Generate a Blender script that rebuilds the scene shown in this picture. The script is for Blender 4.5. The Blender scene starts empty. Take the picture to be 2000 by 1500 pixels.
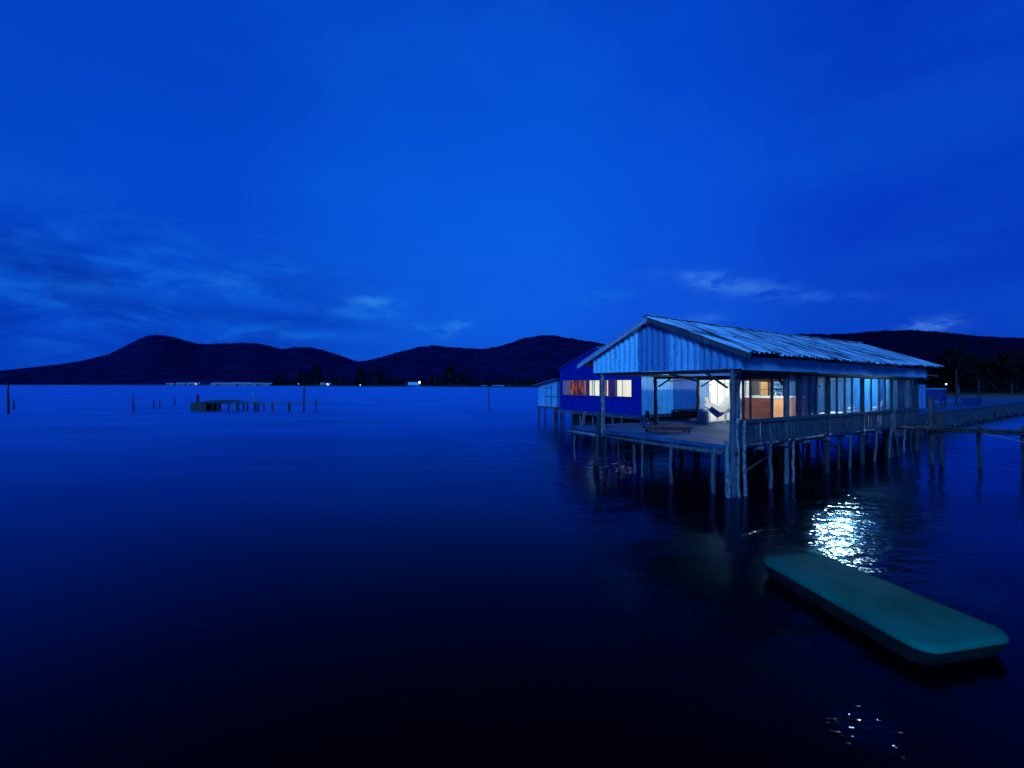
import bpy, bmesh, math, random
from mathutils import Vector, Matrix, noise as mnoise
random.seed(7)
R = math.radians
scene = bpy.context.scene
COL = scene.collection

# ------------------------------------------------------------------ camera
F = 822.0            # focal length in pixels of a 2000 px wide frame
CAM_H = 2.9          # eye height over the water
cam_d = bpy.data.cameras.new("camera"); cam = bpy.data.objects.new("camera", cam_d); COL.objects.link(cam)
cam.location = (0, 0, CAM_H); cam.rotation_euler = (R(90), 0, 0)
cam_d.sensor_width = 36; cam_d.lens = F / 2000 * 36
cam_d.clip_start = 0.05; cam_d.clip_end = 20000
scene.camera = cam

# ------------------------------------------------------------------ world (blue hour sky)
SUN_EL, SUN_AZ = 30, 203        # the stand-in sun lamp is behind and left of the camera
wd = bpy.data.worlds.new("World"); scene.world = wd; wd.use_nodes = True
nt = wd.node_tree; N = nt.nodes; L = nt.links; N.clear()
def nd(t, **k):
    n = N.new(t)
    for a, b in k.items(): setattr(n, a, b)
    return n
def mth(op, a, b=None, c=None, clamp=False):
    n = nd('ShaderNodeMath', operation=op, use_clamp=clamp)
    for i, v in enumerate((a, b, c)):
        if v is None: continue
        if isinstance(v, (int, float)): n.inputs[i].default_value = v
        else: L.new(v, n.inputs[i])
    return n.outputs[0]
def mixc(f, a, b, mode='MIX'):
    n = nd('ShaderNodeMix', data_type='RGBA', blend_type=mode)
    if isinstance(f, (int, float)): n.inputs[0].default_value = f
    else: L.new(f, n.inputs[0])
    for v, i in ((a, 6), (b, 7)):
        if isinstance(v, tuple): n.inputs[i].default_value = (*v, 1)
        else: L.new(v, n.inputs[i])
    return n.outputs[2]
tc = nd('ShaderNodeTexCoord'); sep = nd('ShaderNodeSeparateXYZ'); L.new(tc.outputs['Generated'], sep.inputs[0])
sx, sy, sz = sep.outputs
az = mth('ARCTAN2', sx, sy); el = mth('ARCSINE', sz)
def ramp(fac, stops, lo, hi):
    mr = nd('ShaderNodeMapRange'); mr.inputs[1].default_value = lo; mr.inputs[2].default_value = hi
    L.new(fac, mr.inputs[0])
    r = nd('ShaderNodeValToRGB'); r.color_ramp.interpolation = 'EASE'
    e = r.color_ramp.elements
    while len(e) < len(stops): e.new(0.5)
    for q, (p, c) in zip(e, stops): q.position = p; q.color = (*c, 1)
    L.new(mr.outputs[0], r.inputs[0]); return r.outputs[0]
SKYG = 1.0
base = ramp(el, [(0.0, (.003, .075, .62)), (.10, (.0035, .098, .71)), (.24, (.002, .098, .72)),
                 (.42, (.001, .075, .62)), (.56, (.001, .040, .40)), (1.0, (.0008, .018, .20))], 0.0, math.pi/2)
azr = ramp(az, [(0.0, (.50, .50, .66)), (.24, (.4, .64, .82)), (.42, (.95, .98, .98)), (.52, (1.05, 1.02, 1.02)),
                (.64, (1, .82, .95)), (.78, (.5, .42, .74)), (1.0, (.5, .4, .6))], R(-75), R(75))
sky = mixc(1.0, base, azr, 'MULTIPLY')
# clouds: soft streaky noise on the dome
cm = nd('ShaderNodeCombineXYZ'); L.new(az, cm.inputs[0]); L.new(mth('MULTIPLY', el, 2.6), cm.inputs[1])
def cloudnoise(scale, detail, off=(0, 0, 0), rough=.55, dist=0.0):
    mp = nd('ShaderNodeMapping'); mp.inputs[1].default_value = off
    L.new(cm.outputs[0], mp.inputs[0])
    n = nd('ShaderNodeTexNoise'); n.inputs['Scale'].default_value = scale; n.inputs['Detail'].default_value = detail
    n.inputs['Roughness'].default_value = rough; n.inputs['Distortion'].default_value = dist
    L.new(mp.outputs[0], n.inputs['Vector']); return n.outputs[0]
big = cloudnoise(2.2, 4, (3.1, .4, 0)); fine = cloudnoise(8, 8, (1.3, 2.2, 0), .62, .9)
def sm(x, a, b):
    m = nd('ShaderNodeMapRange', interpolation_type='SMOOTHSTEP'); m.inputs[1].default_value = a; m.inputs[2].default_value = b
    L.new(x, m.inputs[0]); return m.outputs[0]
sky = mixc(mth('MULTIPLY', sm(big, .40, .75), .20), sky, (.004, .135, .74))
leftlow = mth('MULTIPLY', sm(az, R(-5), R(-40)), mth('MULTIPLY', sm(el, R(20), R(9)), sm(el, R(1), R(5))))
sky = mixc(mth('MULTIPLY', mth('MULTIPLY', sm(fine, .44, .66), leftlow), .50), sky, (.006, .16, .74))
dark = cloudnoise(5, 7, (7.7, 5.1, 0), .58, .7)
sky = mixc(mth('MULTIPLY', mth('MULTIPLY', sm(dark, .46, .60), leftlow), .55), sky, (.0006, .030, .38))
def px_dir(px, py):
    k = (px - 1000) / F; return math.atan(k), math.atan((750 - py) / F / math.sqrt(1 + k * k))
def puff(px, py, wx, wy, amount, col, nz, lo=.38, hi=.62, tilt=0.0):
    global sky
    a0, e0 = px_dir(px, py); k = (px - 1000) / F
    wa = wx / F / (1 + k * k); we = wy / F / math.sqrt(1 + k * k)
    da = mth('SUBTRACT', az, a0)
    du = mth('DIVIDE', da, wa)
    dv = mth('DIVIDE', mth('SUBTRACT', mth('SUBTRACT', el, e0), mth('MULTIPLY', da, tilt)), we)
    g = mth('EXPONENT', mth('MULTIPLY', mth('ADD', mth('MULTIPLY', du, du), mth('MULTIPLY', dv, dv)), -1.0))
    sky = mixc(mth('MULTIPLY', mth('MULTIPLY', g, sm(nz, lo, hi)), amount), sky, col)
fine2 = cloudnoise(16, 6, (4.3, 9.2, 0), .6, .4)
fine3 = cloudnoise(24, 6, (8.3, 1.2, 0), .62, .5)
PALE = (.035, .18, .78)
puff(1420, 556, 105, 15, .95, PALE, fine2, .40, .62, -.22)
puff(1370, 538, 50, 10, .6, PALE, fine3, .36, .6, -.1)
puff(1560, 580, 130, 10, .35, PALE, fine2, .36, .62, -.1)
puff(1180, 578, 60, 16, .40, (.008, .17, .80), fine2, .36, .6, .1)
puff(1818, 634, 46, 13, .8, (.06, .24, .82), fine3, .40, .60)
puff(1375, 622, 35, 9, .5, PALE, fine3, .3, .55)
puff(725, 590, 42, 12, .9, (.02, .21, .78), fine3, .34, .56)
puff(700, 612, 80, 12, .55, (.012, .18, .76), fine2, .36, .58)
puff(890, 638, 34, 14, .65, (.02, .20, .80), fine3, .34, .56, .35)
puff(820, 640, 45, 8, .5, (.012, .18, .78), fine3, .34, .56)
puff(440, 552, 50, 13, .55, (.012, .17, .74), fine3, .34, .56)
puff(170, 555, 90, 24, .5, (.008, .15, .70), fine2, .34, .58)
puff(600, 655, 110, 10, .45, (.008, .16, .74), fine2, .34, .58)
puff(90, 524, 150, 18, .85, (.0008, .03, .36), fine2, .2, .5, -.06)
puff(560, 624, 190, 15, .9, (.001, .045, .46), fine2, .25, .5, -.03)
puff(300, 604, 190, 16, .72, (.001, .042, .44), fine2, .25, .5, -.03)
puff(1830, 530, 150, 14, .35, (.001, .040, .46), fine2, .25, .55)
# a little of the physical twilight sky rides on top
nis = nd('ShaderNodeTexSky'); nis.sky_type = 'NISHITA'; nis.sun_disc = False
nis.sun_elevation = R(1); nis.sun_rotation = R(SUN_AZ)
nm = mixc(1.0, nis.outputs[0], (.0001, .0006, .006), 'MULTIPLY')
sky = mixc(1.0, sky, nm, 'ADD')
bg = nd('ShaderNodeBackground'); L.new(sky, bg.inputs[0]); bg.inputs[1].default_value = SKYG
wo = nd('ShaderNodeOutputWorld'); L.new(bg.outputs[0], wo.inputs[0])

# ------------------------------------------------------------------ soft sun lamp standing in for a pier lamp, behind-left of the camera
sd = bpy.data.lights.new("stand_in_sun", 'SUN'); so = bpy.data.objects.new("stand_in_sun", sd); COL.objects.link(so)
sd.energy = 3.2; sd.angle = R(16); sd.color = (.07, .36, 1.0)
dl = Vector((math.sin(R(SUN_AZ)) * math.cos(R(SUN_EL)), math.cos(R(SUN_AZ)) * math.cos(R(SUN_EL)), math.sin(R(SUN_EL))))
so.rotation_euler = dl.to_track_quat('Z', 'Y').to_euler()
vs = scene.view_settings
vs.view_transform = 'Standard'; vs.look = 'None'; vs.exposure = 0; vs.gamma = 1; vs.use_curve_mapping = False

# ------------------------------------------------------------------ materials
MAT = {}
def new_mat(name):
    m = bpy.data.materials.new(name); m.use_nodes = True; m.node_tree.nodes.clear(); MAT[name] = m
    return m, m.node_tree.nodes, m.node_tree.links
def pmat(name, c1, c2, scale=4.0, rough=.75, stretch=(1, 1, 1), bump=.0, bscale=30, detail=6, lo=.35, hi=.65, c3=None, s3=9, t3=(.58, .70), metallic=0.0, stretch3=None, spec=.3):
    m, n, l = new_mat(name)
    o = n.new('ShaderNodeOutputMaterial'); b = n.new('ShaderNodeBsdfPrincipled'); l.new(b.outputs[0], o.inputs[0])
    t = n.new('ShaderNodeTexCoord'); mp = n.new('ShaderNodeMapping'); mp.inputs[3].default_value = stretch
    l.new(t.outputs['Object'], mp.inputs[0])
    z = n.new('ShaderNodeTexNoise'); z.inputs['Scale'].default_value = scale; z.inputs['Detail'].default_value = detail
    l.new(mp.outputs[0], z.inputs['Vector'])
    r = n.new('ShaderNodeValToRGB'); e = r.color_ramp.elements
    e[0].position = lo; e[0].color = (*c1, 1); e[1].position = hi; e[1].color = (*c2, 1); l.new(z.outputs[0], r.inputs[0])
    col = r.outputs[0]
    if c3:
        mp3 = n.new('ShaderNodeMapping'); mp3.inputs[3].default_value = stretch3 or stretch; mp3.inputs[1].default_value = (5, 3, 8)
        l.new(t.outputs['Object'], mp3.inputs[0])
        z3 = n.new('ShaderNodeTexNoise'); z3.inputs['Scale'].default_value = s3; z3.inputs['Detail'].default_value = 7
        z3.inputs['Roughness'].default_value = .6
        l.new(mp3.outputs[0], z3.inputs['Vector'])
        mr = n.new('ShaderNodeMapRange'); mr.inputs[1].default_value = t3[0]; mr.inputs[2].default_value = t3[1]; l.new(z3.outputs[0], mr.inputs[0])
        mx = n.new('ShaderNodeMix'); mx.data_type = 'RGBA'; l.new(mr.outputs[0], mx.inputs[0]); l.new(col, mx.inputs[6]); mx.inputs[7].default_value = (*c3, 1)
        col = mx.outputs[2]
    l.new(col, b.inputs['Base Color']); b.inputs['Roughness'].default_value = rough; b.inputs['Metallic'].default_value = metallic
    b.inputs['Specular IOR Level'].default_value = spec
    if bump:
        z2 = n.new('ShaderNodeTexNoise'); z2.inputs['Scale'].default_value = bscale; z2.inputs['Detail'].default_value = 4
        l.new(mp.outputs[0], z2.inputs['Vector'])
        bp = n.new('ShaderNodeBump'); bp.inputs['Strength'].default_value = bump; bp.inputs['Distance'].default_value = .02
        l.new(z2.outputs[0], bp.inputs['Height']); l.new(bp.outputs[0], b.inputs['Normal'])
    return m
def emat(name, col, strength, vary=None, scale=6, stretch=(1, 1, 1)):
    m, n, l = new_mat(name)
    o = n.new('ShaderNodeOutputMaterial'); e = n.new('ShaderNodeEmission'); l.new(e.outputs[0], o.inputs[0])
    e.inputs[1].default_value = strength; e.inputs[0].default_value = (*col, 1)
    if vary:
        t = n.new('ShaderNodeTexCoord'); mp = n.new('ShaderNodeMapping'); mp.inputs[3].default_value = stretch; l.new(t.outputs['Object'], mp.inputs[0])
        z = n.new('ShaderNodeTexNoise'); z.inputs['Scale'].default_value = scale; z.inputs['Detail'].default_value = 4; l.new(mp.outputs[0], z.inputs['Vector'])
        r = n.new('ShaderNodeValToRGB'); q = r.color_ramp.elements
        q[0].position = .38; q[0].color = (*col, 1); q[1].position = .62; q[1].color = (*vary, 1)
        l.new(z.outputs[0], r.inputs[0]); l.new(r.outputs[0], e.inputs[0])
    return m
pmat('weathered_wood', (.045, .045, .055), (.15, .145, .16), 3, .85, (6, 6, .8), .5, 20, c3=(.03, .027, .03), s3=3)
pmat('dark_wood', (.022, .018, .020), (.055, .048, .05), 3, .85, (6, 6, .8), .5, 20)
pmat('pale_wood', (.13, .14, .145), (.33, .34, .34), 5, .85, (4, 4, 1.2), .5, 14, c3=(.07, .075, .09), s3=4, t3=(.45, .60), stretch3=(4, 4, 2))
pmat('deck_wood', (.007, .042, .115), (.022, .105, .23), 2.2, .75, (5, .8, 3), .3, 18, c3=(.03, .035, .05), s3=2.5)
pmat('plank_wood', (.03, .03, .038), (.085, .085, .10), 5, .85, (5, 5, .7), .4, 20, c3=(.26, .26, .30), s3=4, t3=(.60, .72), stretch3=(6, 6, .9))
pmat('roof_metal', (.46, .60, .72), (.68, .78, .84), 1.4, .5, (1.2, .5, 1), .0, c3=(.03, .026, .05), s3=2.4, t3=(.46, .56), stretch3=(4.2, .30, .3))
pmat('sheet_bright', (.20, .52, .70), (.34, .70, .82), 3, .5, (5, 5, .6), c3=(.045, .05, .07), s3=7, t3=(.60, .68), stretch3=(2.2, 2.2, 1.0))
pmat('sheet_dull', (.05, .15, .34), (.09, .23, .44), 3, .5, (5, 5, .6), c3=(.045, .05, .07), s3=7, t3=(.60, .68), stretch3=(2.2, 2.2, 1.0))
pmat('sheet_mid', (.11, .31, .52), (.23, .50, .68), 3, .5, (5, 5, .6), c3=(.045, .05, .07), s3=7, t3=(.60, .68), stretch3=(2.2, 2.2, 1.0))
pmat('sheet_end', (.06, .18, .36), (.11, .28, .48), 3, .5, (5, 5, .6), c3=(.045, .05, .07), s3=7, t3=(.60, .68), stretch3=(2.2, 2.2, 1.0))
pmat('fascia_paint', (.16, .36, .52), (.24, .46, .60), 1.6, .6, (1, 1, 2), c3=(.16, .20, .24), s3=2)
pmat('blue_paint', (.0005, .009, .22), (.001, .014, .28), 2.0, .55, (1, 1, .5), c3=(.0005, .006, .16), s3=2.5, t3=(.5, .75))
pmat('cream_paint', (.68, .67, .60), (.80, .79, .72), 2, .7, c3=(.5, .48, .42), s3=3, t3=(.62, .75))
pmat('frame_dark', (.02, .02, .024), (.05, .048, .05), 6, .7)
pmat('brown_board', (.10, .035, .03), (.17, .055, .045), 2, .6, (1, 1, 3))
pmat('orange_board', (.46, .17, .06), (.60, .24, .09), 3, .6)
pmat('ply_wood', (.40, .21, .07), (.58, .33, .12), 3, .6, (1, 1, 4))
pmat('red_wood', (.07, .016, .02), (.13, .03, .035), 4, .6, (1, 4, 4))
pmat('crate_paint', (.006, .02, .11), (.01, .035, .15), 2, .6)
pmat('white_cloth', (.70, .70, .70), (.84, .84, .84), 8, .8)
m_, n_, l_ = new_mat('thin_cloth')
o_ = n_.new('ShaderNodeOutputMaterial'); x_ = n_.new('ShaderNodeMixShader'); l_.new(x_.outputs[0], o_.inputs[0]); x_.inputs[0].default_value = .6
d_ = n_.new('ShaderNodeBsdfDiffuse'); d_.inputs[0].default_value = (.8, .8, .8, 1); t_ = n_.new('ShaderNodeBsdfTranslucent'); t_.inputs[0].default_value = (.85, .85, .82, 1)
l_.new(d_.outputs[0], x_.inputs[1]); l_.new(t_.outputs[0], x_.inputs[2])
pmat('blue_cloth', (.02, .05, .36), (.04, .10, .52), 8, .8)
pmat('rope', (.2, .19, .17), (.3, .28, .25), 40, .9)
pmat('boat_paint', (.0003, .115, .075), (.0006, .17, .105), 1.1, .8, c3=(.0003, .085, .045), s3=1.2, t3=(.45, .7), spec=.04)
pmat('boat_side', (.001, .010, .008), (.002, .017, .012), 1.6, .6)
pmat('hazed_forest', (.003, .0045, .030), (.007, .010, .062), .02, .95, bump=.3, bscale=.05, spec=.0)  # distance haze is painted in as the blue of the hillside colour
pmat('hazed_near_forest', (.002, .003, .014), (.004, .006, .026), .03, .95, bump=.3, bscale=.05, spec=.0)  # a fainter blue haze is put into this nearer hill colour
pmat('leaf', (.003, .004, .005), (.010, .010, .012), .5, .8, spec=.1)
pmat('trunk', (.05, .045, .04), (.10, .09, .08), 2, .9, (3, 3, .6))
pmat('sand', (.05, .05, .05), (.10, .095, .09), .1, .9)
pmat('soil', (.03, .035, .03), (.06, .06, .045), .08, .95)
pmat('far_wall', (.10, .11, .15), (.24, .25, .30), .3, .8)
pmat('far_roof', (.16, .18, .22), (.40, .42, .46), .3, .6)
pmat('barge_paint', (.26, .28, .42), (.42, .42, .55), 3, .7, (4, 4, 4))
pmat('tarp', (.01, .03, .035), (.02, .06, .06), 1.2, .7)
emat('lamp_white', (.98, .97, .86), 620)
emat('flood_white', (.80, .95, 1.0), 300)
emat('lamp_far', (1.0, .97, .92), 5)
emat('lamp_far_warm', (1.0, .72, .45), 3)
emat('globe_glow', (.98, .97, .92), 2.2)
emat('lit_cream', (.92, .92, .80), .95, (.80, .82, .68), 2, (1, 1, .4))
emat('lit_mint', (.62, .92, .86), .85, (.45, .75, .74), 2, (1, 2, .4))
emat('lit_fire', (.66, .15, .08), .62, (.04, .01, .06), 2.2, (1, 3.2, .9))
emat('lit_ember', (.03, .012, .09), .8, (.30, .07, .06), 2, (1, 2, 1.2))
emat('lit_pink', (.50, .22, .24), .55, (.24, .10, .22), 3, (1, 2, .4))
emat('lit_grey', (.05, .07, .24), .8, (.09, .11, .30), 2, (1, 2, .4))
emat('lit_navy', (.008, .008, .08), 1.0, (.03, .02, .14), 3, (1, 3, .4))
def pane_mat(name, tint, milky):
    m, n, l = new_mat(name)
    o = n.new('ShaderNodeOutputMaterial'); mx = n.new('ShaderNodeMixShader'); l.new(mx.outputs[0], o.inputs[0])
    tr = n.new('ShaderNodeBsdfTransparent'); tr.inputs[0].default_value = (.86, .92, .98, 1)
    df = n.new('ShaderNodeBsdfTranslucent'); df.inputs[0].default_value = (*tint, 1)
    d2 = n.new('ShaderNodeBsdfDiffuse'); d2.inputs[0].default_value = (*tint, 1)
    gl = n.new('ShaderNodeBsdfGlossy'); gl.inputs['Roughness'].default_value = .12
    m1 = n.new('ShaderNodeMixShader'); m1.inputs[0].default_value = .4; l.new(df.outputs[0], m1.inputs[1]); l.new(d2.outputs[0], m1.inputs[2])
    m2 = n.new('ShaderNodeMixShader'); m2.inputs[0].default_value = .10; l.new(m1.outputs[0], m2.inputs[1]); l.new(gl.outputs[0], m2.inputs[2])
    t = n.new('ShaderNodeTexCoord'); mp = n.new('ShaderNodeMapping'); mp.inputs[3].default_value = (3, 3, .9); l.new(t.outputs['Object'], mp.inputs[0])
    z = n.new('ShaderNodeTexNoise'); z.inputs['Scale'].default_value = 2.0; z.inputs['Detail'].default_value = 5; l.new(mp.outputs[0], z.inputs['Vector'])
    mr = n.new('ShaderNodeMapRange'); mr.inputs[1].default_value = .3; mr.inputs[2].default_value = .7
    mr.inputs[3].default_value = milky * .5; mr.inputs[4].default_value = min(1, milky * 1.4); l.new(z.outputs[0], mr.inputs[0])
    l.new(mr.outputs[0], mx.inputs[0]); l.new(tr.outputs[0], mx.inputs[1]); l.new(m2.outputs[0], mx.inputs[2])
    return m
pane_mat('pane_milky', (.012, .10, .27), .62)
pane_mat('pane_dark', (.003, .035, .12), .92)
pane_mat('pane_clear', (.02, .14, .36), .22)

def water_mat():
    m, n, l = new_mat('water')
    o = n.new('ShaderNodeOutputMaterial')
    g = n.new('ShaderNodeNewGeometry')
    def noise(scale, detail, stretch, off=(0, 0, 0)):
        mp = n.new('ShaderNodeMapping'); mp.inputs[3].default_value = stretch; mp.inputs[1].default_value = off
        l.new(g.outputs['Position'], mp.inputs[0])
        z = n.new('ShaderNodeTexNoise'); z.inputs['Scale'].default_value = scale; z.inputs['Detail'].default_value = detail
        l.new(mp.outputs[0], z.inputs['Vector']); return z.outputs[0]
    patches = noise(.05, 3, (1, 2.2, 1))
    def ripple(h, dist, rough, strength=1.0):
        c = n.new('ShaderNodeBsdfGlossy'); c.distribution = 'MULTI_GGX'; c.inputs[0].default_value = (.20, .58, 1, 1)
        c.inputs['Roughness'].default_value = rough
        bp = n.new('ShaderNodeBump'); bp.inputs['Strength'].default_value = strength; bp.inputs['Distance'].default_value = dist
        l.new(h, bp.inputs['Height']); l.new(bp.outputs[0], c.inputs['Normal']); return c
    # soft lobe: the swell averaged over the exposure; crisp lobe: ripples that catch the lamps
    a = ripple(noise(1.0, 2, (1, 1.3, 1)), .032, .42)
    mr = n.new('ShaderNodeMapRange'); mr.inputs[1].default_value = .35; mr.inputs[2].default_value = .65
    mr.inputs[3].default_value = .38; mr.inputs[4].default_value = .46; l.new(patches, mr.inputs[0])
    lee = n.new('ShaderNodeVectorMath'); lee.operation = 'DISTANCE'; l.new(g.outputs['Position'], lee.inputs[0]); lee.inputs[1].default_value = (9.5, 12.5, 0)
    lm = n.new('ShaderNodeMapRange'); lm.interpolation_type = 'SMOOTHSTEP'; lm.inputs[1].default_value = 7; lm.inputs[2].default_value = 30
    lm.inputs[3].default_value = .42; lm.inputs[4].default_value = 1.0; l.new(lee.outputs['Value'], lm.inputs[0])
    rm = n.new('ShaderNodeMath'); rm.operation = 'MULTIPLY'; l.new(mr.outputs[0], rm.inputs[0]); l.new(lm.outputs[0], rm.inputs[1]); l.new(rm.outputs[0], a.inputs['Roughness'])
    c = ripple(noise(3.2, 2.2, (.7, 1.2, 1), (2, 9, 0)), .018, .03); c.inputs[0].default_value = (.6, .85, 1, 1)
    mx = n.new('ShaderNodeMixShader')
    # patches of small ripples, added where the lamps should glitter on the otherwise smooth water
    def M(op, x, y):
        q = n.new('ShaderNodeMath'); q.operation = op
        for i, v in enumerate((x, y)):
            if isinstance(v, (int, float)): q.inputs[i].default_value = v
            else: l.new(v, q.inputs[i])
        return q.outputs[0]
    tot = None; steep = None
    for (cx, cy, rx, ry) in ((6.1, 7.6, 2.2, 3.0), (8.2, 9.8, 2.2, 3.2), (2.95, 3.55, .44, .40), (4.0, 15.2, 1.6, 3.0)):
        mp = n.new('ShaderNodeMapping'); mp.vector_type = 'TEXTURE'; mp.inputs[1].default_value = (cx, cy, 0); mp.inputs[3].default_value = (rx, ry, 1)
        l.new(g.outputs['Position'], mp.inputs[0])
        ln = n.new('ShaderNodeVectorMath'); ln.operation = 'LENGTH'; l.new(mp.outputs[0], ln.inputs[0])
        f = M('SUBTRACT', 1.25, ln.outputs['Value'])
        if cy < 5: steep = f
        tot = f if tot is None else M('MAXIMUM', tot, f)
    pm = n.new('ShaderNodeMapRange'); pm.interpolation_type = 'SMOOTHSTEP'; pm.inputs[1].default_value = .42; pm.inputs[2].default_value = .85
    l.new(M('ADD', tot, M('SUBTRACT', noise(.9, 3, (1, 1, 1)), .5)), pm.inputs[0])
    pf = M('MULTIPLY', pm.outputs[0], .9)
    sc = n.new('ShaderNodeMapRange'); sc.inputs[1].default_value = 0; sc.inputs[2].default_value = .6
    sc.inputs[3].default_value = .032; sc.inputs[4].default_value = .15; l.new(steep, sc.inputs[0])
    for q in n:
        if q.type == 'BUMP' and q.outputs[0].is_linked and q.outputs[0].links[0].to_node == c: l.new(sc.outputs[0], q.inputs['Distance'])
    # reflectance falls off with the angle of view (a fitted curve, darker than Fresnel at steep views), dark deep water underneath
    lw = n.new('ShaderNodeLayerWeight'); lw.inputs[0].default_value = .5
    cs = M('SUBTRACT', 1.0, lw.outputs['Facing'])
    fac = M('POWER', 2.71828, M('SUBTRACT', M('MULTIPLY', cs, -3.6), M('MULTIPLY', M('MULTIPLY', cs, cs), 8.0)))
    sl = n.new('ShaderNodeMapRange'); sl.inputs[1].default_value = .32; sl.inputs[2].default_value = .62; sl.inputs[3].default_value = .84; sl.inputs[4].default_value = 1.05
    l.new(noise(.16, 5, (.45, 1.6, 1), (4, 1, 0)), sl.inputs[0]); fac = M('MULTIPLY', fac, sl.outputs[0])
    dp = n.new('ShaderNodeBsdfDiffuse'); dp.inputs[0].default_value = (.0003, .0012, .0016, 1)
    mo = n.new('ShaderNodeMixShader'); l.new(fac, mo.inputs[0]); l.new(dp.outputs[0], mo.inputs[1]); l.new(a.outputs[0], mo.inputs[2])
    fr = n.new('ShaderNodeFresnel'); fr.inputs[0].default_value = 1.33
    mc = n.new('ShaderNodeMixShader'); l.new(fr.outputs[0], mc.inputs[0]); l.new(dp.outputs[0], mc.inputs[1]); l.new(c.outputs[0], mc.inputs[2])
    l.new(pf, mx.inputs[0]); l.new(mo.outputs[0], mx.inputs[1]); l.new(mc.outputs[0], mx.inputs[2])
    l.new(mx.outputs[0], o.inputs[0])
    return m
water_mat()

# ------------------------------------------------------------------ mesh helpers
class MB:
    def __init__(s): s.v = []; s.f = []
    def add(s, vs, fs):
        o = len(s.v); s.v += [tuple(p) for p in vs]; s.f += [tuple(i + o for i in f) for f in fs]; return s
    def box(s, x0, x1, y0, y1, z0, z1, jit=0.0):
        p = [(x, y, z) for z in (z0, z1) for y in (y0, y1) for x in (x0, x1)]
        if jit: p = [tuple(c + random.uniform(-jit, jit) for c in q) for q in p]
        return s.add(p, [(0, 2, 3, 1), (4, 5, 7, 6), (0, 1, 5, 4), (2, 6, 7, 3), (0, 4, 6, 2), (1, 3, 7, 5)])
    def bar(s, a, b, w, h):
        a, b = Vector(a), Vector(b); d = (b - a).normalized()
        up = Vector((0, 0, 1)) if abs(d.z) < .95 else Vector((1, 0, 0))
        r = d.cross(up).normalized(); u = r.cross(d)
        p = [q + r * (sx * w / 2) + u * (sz * h / 2) for q in (a, b) for sx, sz in ((-1, -1), (1, -1), (1, 1), (-1, 1))]
        return s.add(p, [(3, 2, 1, 0), (4, 5, 6, 7), (0, 1, 5, 4), (1, 2, 6, 5), (2, 3, 7, 6), (3, 0, 4, 7)])
    def tube(s, pts, rad, n=9, wob=0.0, cap=True):
        pts = [Vector(p) for p in pts]; vs, fs = [], []
        rad = rad if isinstance(rad, (list, tuple)) else [rad] * len(pts)
        for i, p in enumerate(pts):
            d = (pts[min(i + 1, len(pts) - 1)] - pts[max(i - 1, 0)]).normalized()
            up = Vector((0, 1, 0)) if abs(d.y) < .9 else Vector((1, 0, 0))
            r = d.cross(up).normalized(); u = d.cross(r)
            for k in range(n):
                a = 2 * math.pi * k / n; q = rad[i] * (1 + random.uniform(-wob, wob))
                vs.append(p + r * (math.cos(a) * q) + u * (math.sin(a) * q))
        for i in range(len(pts) - 1):
            for k in range(n):
                fs.append((i * n + k, i * n + (k + 1) % n, (i + 1) * n + (k + 1) % n, (i + 1) * n + k))
        if cap: fs += [tuple(range(n - 1, -1, -1)), tuple(range((len(pts) - 1) * n, len(pts) * n))]
        return s.add(vs, fs)
    def sphere(s, c, r, seg=14, ring=8, sc=(1, 1, 1)):
        vs, fs = [], []
        for j in range(ring + 1):
            th = math.pi * j / ring
            for i in range(seg):
                ph = 2 * math.pi * i / seg
                vs.append((c[0] + r * sc[0] * math.sin(th) * math.cos(ph), c[1] + r * sc[1] * math.sin(th) * math.sin(ph), c[2] + r * sc[2] * math.cos(th)))
        for j in range(ring):
            for i in range(seg):
                fs.append((j * seg + i, (j + 1) * seg + i, (j + 1) * seg + (i + 1) % seg, j * seg + (i + 1) % seg))
        return s.add(vs, fs)
    def grid(s, fn, nu, nv):
        vs = [fn(i / nu, j / nv) for j in range(nv + 1) for i in range(nu + 1)]
        fs = [(j * (nu + 1) + i, j * (nu + 1) + i + 1, (j + 1) * (nu + 1) + i + 1, (j + 1) * (nu + 1) + i) for j in range(nv) for i in range(nu)]
        return s.add(vs, fs)
    def build(s, name, mat, parent=None, smooth=False, loc=None):
        me = bpy.data.meshes.new(name); me.from_pydata(s.v, [], s.f); me.update()
        if smooth: me.polygons.foreach_set('use_smooth', [True] * len(me.polygons))
        me.materials.append(MAT[mat])
        o = bpy.data.objects.new(name, me); COL.objects.link(o)
        if parent: o.parent = parent
        if loc: o.location = loc
        return o
def tag(o, label=None, cat=None, group=None, kind=None):
    if label: o['label'] = label
    if cat: o['category'] = cat
    if group: o['group'] = group
    if kind: o['kind'] = kind
    return o
def empty(name, loc, rz, label, cat, group=None):
    o = bpy.data.objects.new(name, None); COL.objects.link(o); o.location = loc; o.rotation_euler = (0, 0, rz)
    o.empty_display_size = .2
    return tag(o, label, cat, group)

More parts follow.
